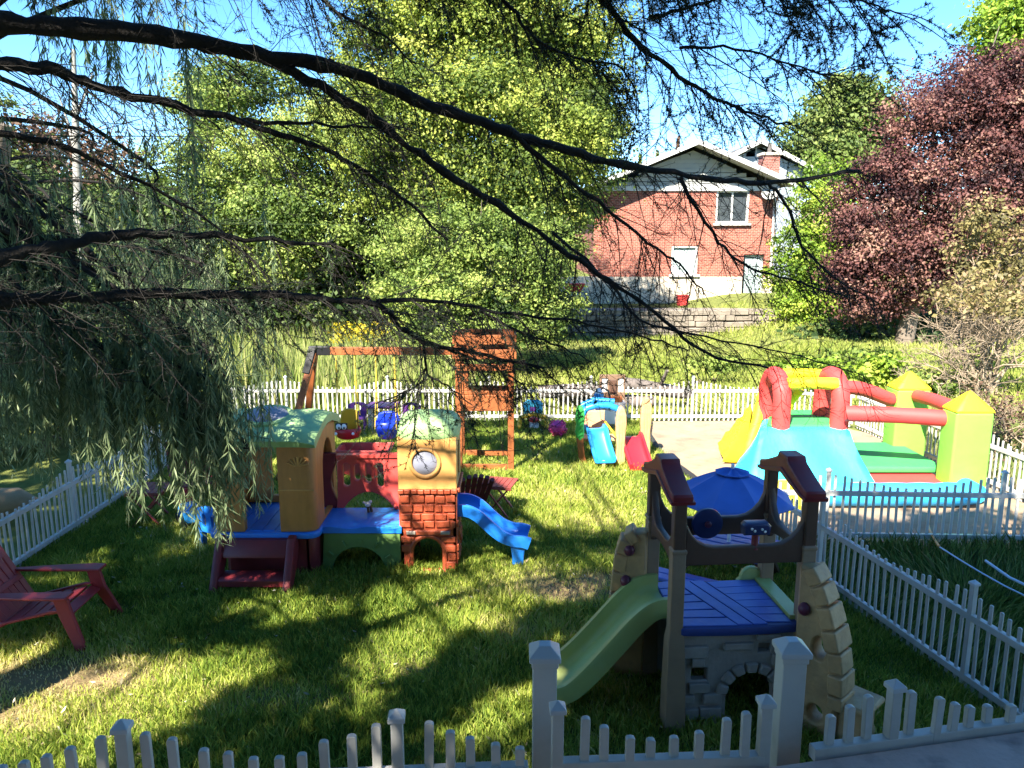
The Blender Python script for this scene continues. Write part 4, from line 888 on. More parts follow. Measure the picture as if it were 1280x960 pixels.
mb = MB(); slide(mb, [(1.20, 10.95, .50), (1.22, 10.85, .49), (1.25, 10.72, .34), (1.30, 10.55, .16), (1.31, 10.47, .14)], .15, (1, .1, 0), .06); mb.build('blue_slide', M['toyblue'], tg, smooth=50)
mb = MB(); mb.box((1.29, 10.5, .07), (.05, .04, .14)); mb.build('slide_support', M['claytan'], tg, .01)
mb = MB(); slide(mb, [(1.73, 11.0, .36), (1.735, 10.9, .355), (1.76, 10.72, .24), (1.80, 10.5, .08), (1.81, 10.40, .05)], .165, (1, .1, 0), .07); mb.build('red_slide', M['slidered'], tg, smooth=50)
mb = MB(); mb.box((1.28, 11.02, .34), (.62, .30, .04)); mb.box((1.75, 11.06, .30), (.34, .2, .06)); mb.build('platform', M['claytan'], tg, .012)
mb = MB(); mb.panel(rect(-.17, 0, .17, .26), [], .05, (1.2, 11.15, .46), (1, 0, 0), (0, 0, 1), .02); mb.build('back_panel', M['peach'], tg)
mb = MB(); mb.tube([(1.34, 10.85, .62), (1.50, 10.68, .42)], .016, 8); mb.build('handrail', M['toyyellow'], tg)
# ------------------------------------------------------------------ chairs and tables
def adirondack(name, loc, rz, sc, m, label):
    t = thing(name, loc, label, 'garden chair', None, rz); t.scale = (sc, sc, sc*.85)
    def B_(n, mb, bv=.012): return mb.build(n, M[m], t, bv, world=False)
    mb = MB()
    for i in range(6):
        u = i/5; y = .33-.56*u; z = .38-.13*u+(-.035 if i == 0 else 0); mb.box((0, y, z), (.52, .098, .026), m=Matrix.Rotation(math.radians(13 if i else -25), 3, 'X'))
    B_('seat', mb, .008)
    mb = MB(); n = 7
    for i in range(n):
        u = (i-(n-1)/2)/((n-1)/2); h = .74-.13*u*u; x0 = .215*u; x1 = .29*u
        b = Vector((x0, -.20, .25)); e_ = Vector((x1, -.20-.42*h/.74, .25+h)); 
        mb.beam(b, e_, .076, .022, up=(0, 1, 0)); mb.lathe([(.038, -.011), (.038, .011)], e_, 12, Matrix.Rotation(math.radians(60), 3, 'X'))
    B_('backrest', mb, .006)
    mb = MB(); mb.box((0, -.33, .50), (.52, .03, .06), m=Matrix.Rotation(math.radians(30), 3, 'X')); mb.box((0, -.46, .75), (.5, .03, .06), m=Matrix.Rotation(math.radians(30), 3, 'X')); B_('back_brace', mb, .008)
    for s in (-1, 1):
        mb = MB(); mb.panel([(s*.22, .40), (s*.36, .40), (s*.37, .30), (s*.345, -.05), (s*.30, -.38), (s*.25, -.38), (s*.235, -.05)][::s], [], .032, (0, 0, .56), (1, 0, 0), (0, 1, 0), .012); B_('armrest', mb, 0)
        mb = MB(); mb.loft([[(s*(.285+o_)+a*.022, y+b*w_, z) for a, b in ((-1, -1), (1, -1), (1, 1), (-1, 1))] for z, y, w_, o_ in ((0, .48, .045, .05), (.36, .35, .06, .0), (.545, .315, .06, .0))]); B_('leg', mb)
        mb = MB(); mb.loft([[(s*.27+a*.02, y+b*.05, z) for a, b in ((-1, -1), (1, -1), (1, 1), (-1, 1))] for z, y in ((0, -.62), (.12, -.45), (.26, -.2), (.40, .28))]); B_('leg', mb)
    return t
adirondack('adirondack_chair', (-3.86, 5.93, 0), math.radians(-88), .93, 'adred', 'faded red garden chair at the left edge of the photo, facing right')
adirondack('adirondack_chair', (-.53, 8.72, 0), math.radians(16), .72, 'adred2', 'dark wine red garden chair seen from behind, above the blue slide')
adirondack('adirondack_chair', (-4.0, 9.35, 0), math.radians(-150), .85, 'adred', 'red garden chair half hidden by the willow beside the picket fence')
def folding_table(loc, rz, label, w_=.36, h=.40):
    t = thing('folding_table', loc, label, 'side table', None, rz)
    mb = MB(); n = 6
    for i in range(n): mb.box((-w_/2+w_*(i+.5)/n, 0, h-.008), (w_/n-.006, w_*1.05, .016))
    mb.box((0, -w_*.5, h-.028), (w_, .02, .022)); mb.box((0, w_*.5, h-.028), (w_, .02, .022)); mb.build('tabletop', M['tabred'], t, .003, world=False)
    for s in (-1, 1):
        for q in (-1, 1):
            mb = MB(); mb.beam((q*w_*.42, s*w_*.40-.012*q, 0), (-q*w_*.42, s*w_*.40-.012*q, h-.02), .016, .032, up=(0, 1, 0)); mb.build('leg', M['tabred'], t, .003, world=False)
    mb = MB(); mb.box((0, 0, h*.5), (.02, w_*.8, .02)); mb.build('crossbar', M['tabred'], t, .003, world=False)
folding_table((-.14, 8.72, 0), math.radians(-14), 'slatted red folding table beside the dark garden chair, above the blue slide', .36, .40)
folding_table((-4.13, 8.45, 0), math.radians(4), 'slatted red folding table under the willow by the left fence', .40, .42)
# blue toy chair and little ride on near the willow
t = thing('toddler_chair', (-3.05, 7.75, 0), 'bright blue plastic toddler chair half hidden by willow beside the playhouse', 'chair', None, math.radians(150))
mb = MB(); mb.panel(rect(-.17, -.16, .17, .16), [], .04, (0, 0, .22), (1, 0, 0), (0, 1, 0), .015); mb.build('seat', M['blue'], t, world=False)
mb = MB(); mb.panel([(-.17, .2), (.17, .2), (.17, .42)]+arc(0, .42, .17, 0, 180, 8, .07), [slot(-.07, .33, .05, .14), slot(.07, .33, .05, .14)], .04, (0, .16, 0), (1, 0, 0), (0, 0, 1), .014); mb.build('backrest', M['blue'], t, world=False)
for a in (-1, 1):
    for b in (-1, 1): mb = MB(); mb.loft([[(a*.15+x*s, b*.14+y*s, z) for x, y in ((-1, -1), (1, -1), (1, 1), (-1, 1))] for z, s in ((0, .028), (.21, .034))]); mb.build('leg', M['blue'], t, .008, world=False)
t = thing('ride_on_toy', (-3.62, 8.3, 0), 'small blue and red ride-on toy on the shaded grass beside the left folding table', 'ride-on toy', None, math.radians(35))
mb = MB(); mb.loft([[(a*s2, b*.34, z) for a, b in ((-1, -.5), (1, -.5), (1, .5), (-1, .5))] for z, s2 in ((.09, .09), (.14, .11), (.23, .1), (.26, .06))]); mb.build('body', M['toyblue'], t, .03, world=False)
mb = MB(); mb.panel([(-.08, 0), (.08, 0), (.07, .14), (0, .18), (-.07, .14)], [], .04, (0, .16, .24), (1, 0, 0), (0, 0, 1), .015); mb.build('handle', M['swingred'], t, world=False)
for a in (-1, 1):
    for b in (-1, 1): mb = MB(); mb.lathe([(.03, -.02), (.075, -.02), (.08, 0), (.075, .02), (.03, .02)], (a*.11, b*.12, .08), 16, Matrix.Rotation(PI/2, 3, 'Y')); mb.build('wheel', M['black'], t, world=False)
# ------------------------------------------------------------------ toys along the back fence
def kid_chair(loc, rz, label):
    t = thing('toy_chair', loc, label, 'chair', None, rz)
    mb = MB(); mb.panel([(-.15, .20), (.15, .20), (.16, .42)]+arc(0, .42, .16, 0, 180, 8, .06), [slot(0, .38, .12, .12)], .035, (0, .13, 0), (1, 0, 0), (0, 0, 1), .012); mb.build('backrest', M['purple'], t, world=False)
    mb = MB(); mb.panel(rect(-.15, -.13, .15, .13), [], .035, (0, 0, .24), (1, 0, 0), (0, 1, 0), .012); mb.build('seat', M['purple'], t, world=False)
    for a in (-1, 1):
        for b in (-1, 1): MB().box((a*.13, b*.11, .115), (.035, .035, .23)).build('leg', M['purple'], t, .006, world=False)
kid_chair((-2.62, 12.75, 0), .1, 'purple toy chair by the back fence behind the red car swing')
kid_chair((-1.72, 12.7, 0), -.15, 'purple toy chair by the back fence behind the blue bucket swing')
t = thing('toy_table', (-2.18, 12.8, 0), 'purple toy table with grey legs between the two purple chairs', 'toy table')
MB().panel(rect(-.27, -.2, .27, .2), [], .04, (-2.18, 12.8, .44), (1, 0, 0), (0, 1, 0), .015).build('tabletop', M['purple'], t)
for a in (-1, 1):
    for b in (-1, 1): MB().box((-2.18+a*.2, 12.8+b*.13, .21), (.07, .05, .42)).build('leg', M['kitchengrey'], t, .01)
t = thing('activity_walker', (.38, 13.0, 0), 'aqua blue and yellow baby walker toy against the back fence', 'baby walker')
mb = MB(); mb.panel([(-.16, .26), (.16, .26), (.17, .44), (.1, .5), (-.1, .5), (-.17, .44)], [rect(-.05, .31, .05, .38)], .1, (.36, 12.95, 0), (1, 0, 0), (0, 0, 1), .03); pn = mb.build('panel', M['aqua'], t)
MB().box((.36, 12.93, .345), (.11, .06, .08)).build('screen', M['purple'], pn, .01)
mb = MB(); mb.tube([(.12, 12.85, .05), (.14, 12.9, .2), (.36, 12.92, .26), (.58, 12.9, .2), (.60, 12.85, .05)], .045, 10); mb.build('frame', M['toyyellow'], t, smooth=60)
mb = MB(); mb.ball((.37, 12.86, .17), (.09, .04, .05)); mb.build('dial', M['swingred'], t); MB().box((.37, 12.9, .07), (.17, .1, .1)).build('base', M['white'], t, .02)
for x in (.13, .6): MB().lathe([(.02, -.02), (.05, -.02), (.05, .02), (.02, .02)], (x, 12.83, .05), 14, Matrix.Rotation(PI/2, 3, 'Y')).build('wheel', M['toyyellow'], t)
t = thing('spiky_ball', (.75, 12.35, .15), 'bright pink spiky ball on the grass near the back fence', 'ball')
mb = MB(); mb.ball((.75, 12.35, .15), .135, 20, 12)
for k in range(70):
    q = unit(R.normal(size=3)); mb.beam(np.array([.75, 12.35, .15])+q*.12, np.array([.75, 12.35, .15])+q*.16, .02, .02)
mb.build('ball', M['pink'], t, smooth=60)
t = thing('toy_kitchen', (1.72, 12.95, 0), 'brown and grey toy kitchen with white window panels at the back fence', 'toy kitchen')
MB().box((1.72, 12.98, .24), (.42, .26, .48)).build('cabinet', M['kitchengrey'], t, .02)
mb = MB(); mb.panel(rect(1.50, .48, 1.94, .92), [rect(1.54, .62, 1.64, .86), rect(1.82, .62, 1.91, .86)], .06, (0, 13.06, 0), (1, 0, 0), (0, 0, 1), .008); bk = mb.build('back_panel', M['kitchen'], t)
for x in (1.59, 1.865): MB().box((x, 13.065, .74), (.1, .03, .25)).build('window', M['white'], bk)
MB().box((1.73, 12.9, .53), (.28, .12, .09)).build('shelf', M['wood'], t, .008); MB().box((1.73, 13.02, .73), (.12, .05, .22)).build('oven_hood', M['brown'], t, .01)
MB().box((1.72, 12.84, .25), (.30, .02, .30)).build('oven_door', M['white'], t, .01)
t = thing('water_pump_toy', (1.42, 12.4, 0), 'bright blue toy water pump with curved spout beside the toy kitchen', 'toy')
mb = MB(); mb.lathe([(.10, 0), (.10, .05), (.06, .08), (.055, .5), (.075, .58), (.085, .7), (.06, .76), (.02, .78)], (1.42, 12.4, 0), 16); mb.build('body', M['toyblue'], t, smooth=60)
MB().tube([(1.42, 12.4, .74), (1.48, 12.38, .82), (1.56, 12.36, .78), (1.60, 12.35, .66)], .018, 8).build('spout', M['black'], t, smooth=60)
MB().lathe([(.07, .70), (.075, .73), (.04, .80), (.01, .81)], (1.42, 12.4, 0.0), 14).build('lid', M['white'], t)
# dark timbers behind the fence
for i, (x0, y0, z0, x1, y1, z1, lab) in enumerate([(.5, 14.4, .35, 2.0, 14.2, .42, 'dark log lying behind the back fence, left of the toy kitchen'), (.9, 14.6, .14, 2.7, 14.5, .16, 'thick dark log lying low behind the back fence pickets'), (1.9, 14.3, .55, 3.4, 14.6, .28, 'leaning grey timber behind the back fence, right of the toy kitchen')]):
    t = thing('log', ((x0+x1)/2, (y0+y1)/2, 0), lab, 'log', 'logs behind the back fence')
    MB().tube([(x0+(x1-x0)*u, y0+(y1-y0)*u+.04*math.sin(5*u), z0+(z1-z0)*u) for u in np.linspace(0, 1, 7)], [.12, .13, .14, .13, .13, .12, .10], 12).build('trunk', M['weather'], t, smooth=60)
    MB().tube([(x0+(x1-x0)*.6, y0+(y1-y0)*.6, z0+(z1-z0)*.6), (x0+(x1-x0)*.66, y0-.1, z0+.25)], [.04, .03], 8).build('stub', M['weather'], t)
# pale log left of the fence
t = thing('log', (-5.75, 8.35, 0), 'pale tan log lying beyond the left fence at the edge of the photo', 'log')
MB().tube([(-6.7, 8.0, .30), (-6.1, 8.25, .28), (-5.62, 8.42, .26), (-5.45, 8.5, .22)], [.19, .18, .16, .05], 14).build('trunk', M['tube'], t, smooth=60)
MB().lathe([(.17, 0), (.05, .004)], (-6.705, 8.0, .30), 14, Matrix.Rotation(-PI/2, 3, 'Y')).build('cut_end', M['brown'], t)
# hose and pipes over the long grass
def gp(px, py, z): return gr(px, py, z)
t = tag(MB().tube([gp(1163, 640, .02), gp(1160, 655, .04), gp(1164, 668, .10), gp(1174, 683, .2)], .012, 8).build('garden_hose', M['orange'], smooth=60), 'thin orange hose lying across the sand and long grass', 'hose')
tag(MB().tube([gp(1175, 684, .2), gp(1200, 700, .2), gp(1225, 715, .18), gp(1255, 732, .18), gp(1300, 754, .16)], .008, 8).build('pipe', M['pipe'], smooth=60), 'pale thin pipe lying over the long grass, joined to the orange hose', 'pipe')
tag(MB().tube([gp(1232, 701, .2), gp(1262, 722, .2), gp(1300, 740, .2)], .013, 8).build('pipe', M['pipe'], smooth=60), 'thicker pale blue pipe in the long grass at the right edge', 'pipe')
# black edging along the sand
tag(MB().tube([(2.44, 13.3, .02), (2.24, 12.4, .03), (2.25, 11.2, .02), (2.44, 10.1, .03), (2.6, 9.2, .02), (2.83, 8.3, .02)], [.05, .06, .045, .05, .035, .03], 8).build('edging', M['edging'], smooth=60), 'crumpled black edging strip along the left side of the sand', 'edging')
#CUT4
# ------------------------------------------------------------------ brick house
HY = 37.0
hs = thing('brick_house', (8.4, HY, .25), 'two storey red brick house with white trimmed gable and cream base behind the meadow', 'house')
def hx(px, py=300): return at(px, py, HY)[0]
def hz(py): return at(640, py, HY)[2]
xL, xR = hx(742), hx(968); zb, zbr, ze, zp = hz(380), hz(346), hz(234), hz(181); xa = hx(868)-.22
dep = 12.0
wx = [(893, 238, 934, 279), (840, 307, 873, 343)]
def hrect(a): return rect(hx(a[0]), hz(a[3]), hx(a[2]), hz(a[1]))
MB().panel([(xL, zbr), (hx(931), zbr), (hx(931), hz(318)), (hx(957), hz(318)), (hx(957), zbr), (xR, zbr), (xR, ze), (xL, ze)], [hrect(a) for a in wx], .3, (0, HY+.15, 0), (1, 0, 0), (0, 0, 1), .002).build('brick_wall', M['housebrick'], hs)
mb = MB(); mb.box(((xL+xR)/2, HY+dep/2+.15, (zbr+ze)/2), (xR-xL-.1, dep-.3, ze-zbr)); mb.build('brick_wall', M['housebrick'], hs)
mb = MB(); mb.box(((hx(700)+hx(930))/2, HY+.2, (zb-.6+zbr)/2), (hx(930)-hx(700), .46, zbr-zb+.6)); mb.box(((hx(957)+xR)/2, HY+.2, (zb-.6+zbr)/2), (xR-hx(957), .46, zbr-zb+.6)); mb.build('foundation', M['foundation'], hs)
sl_ = (zp-ze)/(xa-xL)
mb = MB(); gx0, gx1 = xL-.2, xR+.2
mb.panel([(xL, ze+.02), (xR, ze+.02), (xR, zp-(xR-xa)*sl_*1.0-.25), (xa, zp-.25), (xL, zp-(xa-xL)*sl_-.05)], [], .24, (0, HY+.13, 0), (1, 0, 0), (0, 0, 1), .004); gb = mb.build('gable', M['siding'], hs)
mb = MB()
for i in range(9):
    z = ze+.15+.2*i; wl = (zp-.3-z)/sl_
    if wl > .3: mb.box(((max(xL+.1, xa-wl)+min(xR-.1, xa+wl))/2, HY-.005, z), (min(xR-.1, xa+wl)-max(xL+.1, xa-wl), .03, .175), m=Matrix.Rotation(.08, 3, 'X'))
mb.build('siding_boards', M['siding'], gb)
MB().box(((xL+xR)/2, HY-.02, ze-.06), (xR-xL+.1, .12, .22)).build('frieze_board', M['trim'], hs)
ov = 1.0; xe0, xe1 = xL-.7, xR+.5; zr = lambda x: zp-abs(x-xa)*sl_*.98
for s, xe in ((0, xe0), (1, xe1)):
    mb = MB(); mb.loft([[(xa, y, zp+.14), (xe, y, zr(xe)+.14), (xe, y, zr(xe)-.02), (xa, y, zp-.02)] for y in (HY-ov, HY+dep)]); mb.build('roof', M['shingle'], hs)
    mb = MB(); mb.beam((xa, HY-ov-.02, zp+.02), (xe, HY-ov-.02, zr(xe)+.02), .06, .2, up=(0, 0, 1)); mb.build('bargeboard', M['trim'], hs)
    mb = MB(); mb.loft([[(xa, y, zp-.04), (xe, y, zr(xe)-.04), (xe, y, zr(xe)-.07), (xa, y, zp-.07)] for y in (HY-ov+.02, HY-.02)]); mb.build('soffit', M['siding'], hs)
def hwin(a, mid, blind, name='window'):
    x0, x1, z0, z1 = hx(a[0]), hx(a[2]), hz(a[3]), hz(a[1])
    mb = MB(); f = .09
    for (c, d) in ((((x0+x1)/2, HY+.12, z0+f/2), (x1-x0, .16, f)), (((x0+x1)/2, HY+.12, z1-f/2), (x1-x0, .16, f)), ((x0+f/2, HY+.12, (z0+z1)/2), (f, .16, z1-z0-2*f)), ((x1-f/2, HY+.12, (z0+z1)/2), (f, .16, z1-z0-2*f))): mb.box(c, d)
    if mid: mb.box(((x0+x1)/2, HY+.13, (z0+z1)/2), (.07, .1, z1-z0-2*f))
    w_ = mb.build(name, M['trim'], hs)
    MB().box(((x0+x1)/2, HY+.17, (z0+z1)/2), (x1-x0-.1, .03, z1-z0-.1)).build('pane', M['curtain' if blind else 'glass'], w_)
    MB().box(((x0+x1)/2, HY-.04, z0-.05), (x1-x0+.2, .2, .1)).build('sill', M['trim'], w_)
    return w_
w1 = hwin(wx[0], True, False); hwin(wx[1], False, True)
x0, x1, z0, z1 = hx(893), hx(934), hz(279), hz(238)
MB().box(((x0+x1)/2, HY+.185, z0+.5), (x1-x0-.2, .02, .8)).build('blind', M['trim'], w1)
x0, x1 = hx(931), hx(957)
mb = MB(); mb.box(((x0+x1)/2, HY+.22, (zb+hz(319))/2), (x1-x0-.02, .06, hz(319)-zb)); dr = mb.build('door', M['curtain'], hs)
MB().box(((x0+x1)/2+.05, HY+.18, zb+1.6), (.5, .03, .9)).build('door_glass', M['curtain'], dr); MB().box((x0+.03, HY+.1, (zb+hz(319))/2), (.07, .1, hz(319)-zb)).build('door_frame', M['black'], dr)
MB().ball((x1-.15, HY+.17, zb+1.0), .05, 8, 5).build('handle', M['black'], dr)
MB().tube([(xR-.12, HY-.07, ze-.2), (xR-.12, HY-.07, zbr)], .06, 8).build('downpipe', M['trim'], hs)
t = thing('satellite_dish', (hx(957), HY-.02, hz(246)), 'pale satellite dish on the brick wall near the right eave', 'satellite dish')
mb = MB(); dm = Matrix.Rotation(math.radians(62), 3, 'X') @ Matrix.Rotation(math.radians(0), 3, 'Z'); dm = Matrix.Rotation(math.radians(-35), 3, 'Z') @ dm
mb.lathe([(.01, 0), (.2, .03), (.34, .09), (.42, .15), (.40, .16), (.3, .1), (.01, .02)], (hx(957), HY-.45, hz(242)), 20, dm); mb.build('dish', M['siding'], t, smooth=60)
MB().tube([(hx(957), HY-.0, hz(250)), (hx(957), HY-.4, hz(247)), (hx(957), HY-.45, hz(243))], .035, 6).build('arm', M['kitchengrey'], t)
MB().tube([(hx(957), HY-.45, hz(243)), (hx(954), HY-1.0, hz(244))], .02, 6).build('feed_arm', M['kitchengrey'], t)
t = thing('chimney', (*at(961, 216, HY+4)[:2], at(961, 216, HY+4)[2]-1.4), 'red brick chimney rising above the right slope of the brick house roof', 'chimney')
c = at(961, 205, HY+4); MB().box((c[0], c[1], c[2]-.75), (.85, .8, 2.3)).build('stack', M['chimbrick'], t); MB().box((c[0], c[1], c[2]+.46), (1.0, .95, .14)).build('crown', M['foundation'], t, .02)
MB().lathe([(.12, .5), (.1, 1.0), (.12, 1.02)], (c[0], c[1], c[2]), 10).build('flue', M['shingle'], t)
# neighbour house behind
NY = 52.0; nh = thing('neighbour_house', (at(950, 300, NY)[0], NY, 0), 'blue grey sided house with white gable trim behind the brick house', 'house')
nx_ = lambda px: at(px, 300, NY)[0]; nz = lambda py: at(640, py, NY)[2]
xa2, x0, x1 = nx_(940), nx_(885), nx_(1008); zp2, ze2 = nz(178), nz(214)
MB().panel([(x0, 0), (x1-.5, 0), (x1-.5, ze2+.15), (xa2, zp2-.3), (x0, ze2+.15)], [rect(nx_(926), nz(196), nx_(937), nz(183.5)), rect(nx_(939), nz(196), nx_(950), nz(185))], .3, (0, NY, 0), (1, 0, 0), (0, 0, 1), .003).build('wall', M['bluesiding'], nh)
for a, b in ((926, 937), (939, 950)):
    f = MB().box(((nx_(a)+nx_(b))/2, NY+.05, nz(190)), (nx_(b)-nx_(a), .1, nz(183)-nz(196.5))).build('window', M['trim'], nh); MB().box(((nx_(a)+nx_(b))/2, NY-.02, nz(190)), (nx_(b)-nx_(a)-.15, .05, nz(184)-nz(196))).build('pane', M['glass'], f)
for xe in (x0-.5, x1+.6):
    zz = zp2-(zp2-ze2)*abs(xe-xa2)/abs(x1-xa2)
    MB().loft([[(xa2, y, zp2+.1), (xe, y, zz+.1), (xe, y, zz-.05), (xa2, y, zp2-.05)] for y in (NY-.8, NY+9)]).build('roof', M['shingle'], nh)
    MB().beam((xa2, NY-.82, zp2), (xe, NY-.82, zz), .06, .26).build('bargeboard', M['trim'], nh)
# retaining wall and things at the house base
t = thing('retaining_wall', (9, 31, -.5), 'low rough stone retaining wall below the brick house at the top of the meadow', 'retaining wall')
mb = MB(); x = at(690, 400, 31)[0]; xe = at(972, 400, 31)[0]
zt = at(640, 387, 31)[2]; nrow = 6; zb_ = at(640, 424, 31)[2]-.2
for r_ in range(nrow):
    xx = x-random.random()*.4; hh_ = (zt-zb_)/nrow
    while xx < xe:
        w_ = random.uniform(.3, .9); mb.box((xx+w_/2, 31+random.uniform(-.06, .06)+.05*r_, zb_+hh_*(r_+.5)+random.uniform(-.02, .02)), (w_-.03, .5, hh_-.025), m=Matrix.Rotation(random.uniform(-.03, .03), 3, 'Y')); xx += w_
mb.box(((x+xe)/2, 31.75, (zt+zb_)/2-.03), (xe-x, .9, zt-zb_)); mb.build('stones', M['drystone'], t, .03)
c = at(853, 377, 35.5); t = thing('red_bin', (c[0], c[1], c[2]-.35), 'small red bin standing against the cream base of the brick house', 'bin')
MB().loft([[(c[0]+a*s, c[1]+b*s, c[2]+z) for a, b in ((-1, -.8), (1, -.8), (1, .8), (-1, .8))] for s, z in ((.2, -.35), (.25, .25), (.27, .25), (.27, .3))]).build('body', M['inf_red'], t, .02)
c = at(718, 362, 34.5); t = thing('red_wheelbarrow', (c[0], c[1], c[2]-.4), 'small red barrow beside the house seen through the tree edge', 'wheelbarrow')
MB().loft([[(c[0]+a*s, c[1]+b*s, c[2]+z) for a, b in ((-1.2, -.8), (1, -.8), (1, .8), (-1.2, .8))] for s, z in ((.25, -.1), (.45, .25), (.47, .27))]).build('tray', M['inf_red'], t, .03)
for s in (-1, 1): MB().beam((c[0]+.2*s, c[1], c[2]-.1), (c[0]+.3*s, c[1]+.1, c[2]-.4), .05, .05).build('leg', M['black'], t)
for s in (0,): MB().lathe([(.1, -.04), (.18, -.04), (.18, .04), (.1, .04)], (c[0]-.5, c[1], c[2]-.22), 14, Matrix.Rotation(PI/2, 3, 'X')).build('wheel', M['black'], t)
for px in (800, 836, 872):
    c = at(px, 372, 35.9); t = thing('stake', (c[0], c[1], c[2]-.5), 'thin dark stake at the house base, %s' % {800: 'left of the lower window', 836: 'directly left below the lower window', 872: 'right of the small red bin'}[px], 'stake')
    MB().tube([(c[0], c[1], c[2]-.5), (c[0]+.03, c[1], c[2]+.45)], .03, 6).build('stem', M['black'], t); MB().beam((c[0]-.15, c[1], c[2]+.3), (c[0]+.15, c[1], c[2]+.3), .03, .03).build('crosspiece', M['black'], t)
# ------------------------------------------------------------------ trees
def cloud(lobes, leaf, dens, clump=.45, inner=.25, per=26, up=.45):
    """leaf clumps through ellipsoid lobes; returns face verts and per leaf tone, painted darker inside the lobe"""
    VV = []; KK = []
    for (c, r, w) in lobes:
        n = max(8, int(dens*w)); d = unit(R.normal(size=(n, 3)))
        rad = 1-(1-inner)*R.uniform(size=n)**1.8
        rad *= 1+.28*(vnoise(d[:, 0]*2+c[0], d[:, 2]*2+c[2]+d[:, 1], 1.6)-.5)*2
        cc = np.array(c)+d*np.array(r)*rad[:, None]
        tone = np.clip(.38+.7*(vnoise(cc[:, 0]+cc[:, 1]*.6, cc[:, 2]+cc[:, 1]*.4, 5./(r[0]+1.))-.5)+.3*(rad-.6)+R.normal(size=n)*.2+R.normal()*.07, 0, 1)  # tone drops toward the lobe centre: inner shade painted into leaf colour
        sg = clump*R.uniform(.6, 1.4, n)
        m = per
        off = R.normal(size=(n, m, 3))*np.array([1, 1, .55])*sg[:, None, None]*.55
        off[:, :, 2] -= .12*np.abs(off[:, :, 0])
        pts = (cc[:, None, :]+off).reshape(-1, 3)
        ow = unit(off+np.array([0, 0, .25])*sg[:, None, None]*.4).reshape(-1, 3)
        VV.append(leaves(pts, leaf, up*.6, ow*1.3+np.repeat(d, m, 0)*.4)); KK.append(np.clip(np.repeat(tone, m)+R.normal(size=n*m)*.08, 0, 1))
    return np.concatenate(VV).reshape(-1, 3), np.concatenate(KK)
def lobe(px, py, Y, rx, ry, w=1., ryd=None):
    c = at(px, py, Y); k = Y/FP*1.0; return (c, (rx*k, (ryd or (rx+ry)/2)*k, ry*k), w*(rx*ry)/5000)
def tree(name, label, cat, base, trunk, lobes, m, leaf, dens, bark='bark2', group=None, clump=.5, per=26, limbs=None, inner=.3, r0=.25):
    t = thing(name, base, label, cat, group)
    b = np.array(base, float); top = np.array(trunk, float)
    mb = MB(); pts = [b+(top-b)*u+np.array([.15*math.sin(3*u+b[0]), .15*math.cos(4*u+b[1]), 0])*u for u in np.linspace(0, 1, 7)]
    mb.tube([b-np.array([0, 0, .3])]+pts, [r0*1.4]+[r0*(1.15-.75*u) for u in np.linspace(0, 1, 7)], 10); mb.build('trunk', M[bark], t, smooth=80)
    mb = MB()
    for c, r, w in lobes:
        c = np.array(c); s = pts[min(6, 2+int(R.uniform(0, 4)))]; mid = (s+c)/2+R.normal(size=3)*.25-np.array([0, 0, .3])
        mb.tube([s, mid, c, c+(c-mid)*.5], [r0*.45, r0*.3, r0*.15, r0*.05], 6)
        for k in range(4):
            q = c+unit(R.normal(size=3))*np.array(r)*.8; mb.tube([mid*.3+c*.7, (c+q)/2+R.normal(size=3)*.1, q], [r0*.16, r0*.1, .015], 5)
    mb.build('limbs', M[bark], t, smooth=80)
    V_, K_ = cloud(lobes, leaf, dens, clump, inner, per)
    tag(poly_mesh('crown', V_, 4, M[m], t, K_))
    return t
Tz = lambda x, y: float(terr(x, y))
def T(name, label, cat, px, Y, toppx, toppy, lobes, m, leaf, dens, **k):
    x = at(px, 300, Y)[0]; return tree(name, label, cat, (x, Y, Tz(x, Y)), at(toppx, toppy, Y), lobes, m, leaf, dens, **k)
L = lambda px, py, Y, rx, ry, w=1.: lobe(px, py, Y, rx, ry, w)
T('maple_tree', 'tall yellow green maple filling the top centre of the photo, left of the brick house', 'tree', 600, 27, 600, 60,
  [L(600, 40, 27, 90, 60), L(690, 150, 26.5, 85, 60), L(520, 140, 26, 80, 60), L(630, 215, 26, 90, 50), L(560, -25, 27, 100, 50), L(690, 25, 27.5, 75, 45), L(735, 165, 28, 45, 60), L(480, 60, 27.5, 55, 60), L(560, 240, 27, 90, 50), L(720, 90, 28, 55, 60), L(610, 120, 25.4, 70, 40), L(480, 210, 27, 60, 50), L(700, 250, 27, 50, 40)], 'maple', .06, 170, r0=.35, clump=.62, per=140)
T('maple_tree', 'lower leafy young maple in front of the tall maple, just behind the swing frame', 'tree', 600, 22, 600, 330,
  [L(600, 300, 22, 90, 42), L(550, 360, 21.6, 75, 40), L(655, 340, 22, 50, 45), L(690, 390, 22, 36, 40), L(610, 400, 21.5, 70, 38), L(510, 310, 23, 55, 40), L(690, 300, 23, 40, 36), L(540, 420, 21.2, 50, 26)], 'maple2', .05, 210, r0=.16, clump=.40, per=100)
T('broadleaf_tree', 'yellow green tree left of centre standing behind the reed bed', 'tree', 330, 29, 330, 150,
  [L(300, 110, 29, 70, 40), L(380, 190, 28.5, 85, 55), L(270, 210, 28, 75, 55), L(410, 270, 28, 70, 45), L(330, 260, 27.5, 80, 40), L(240, 290, 28, 60, 50), L(430, 130, 30, 55, 50), L(340, 330, 28, 80, 30), L(250, 140, 30, 40, 40)], 'maple2', .062, 140, r0=.3, clump=.62, per=130)
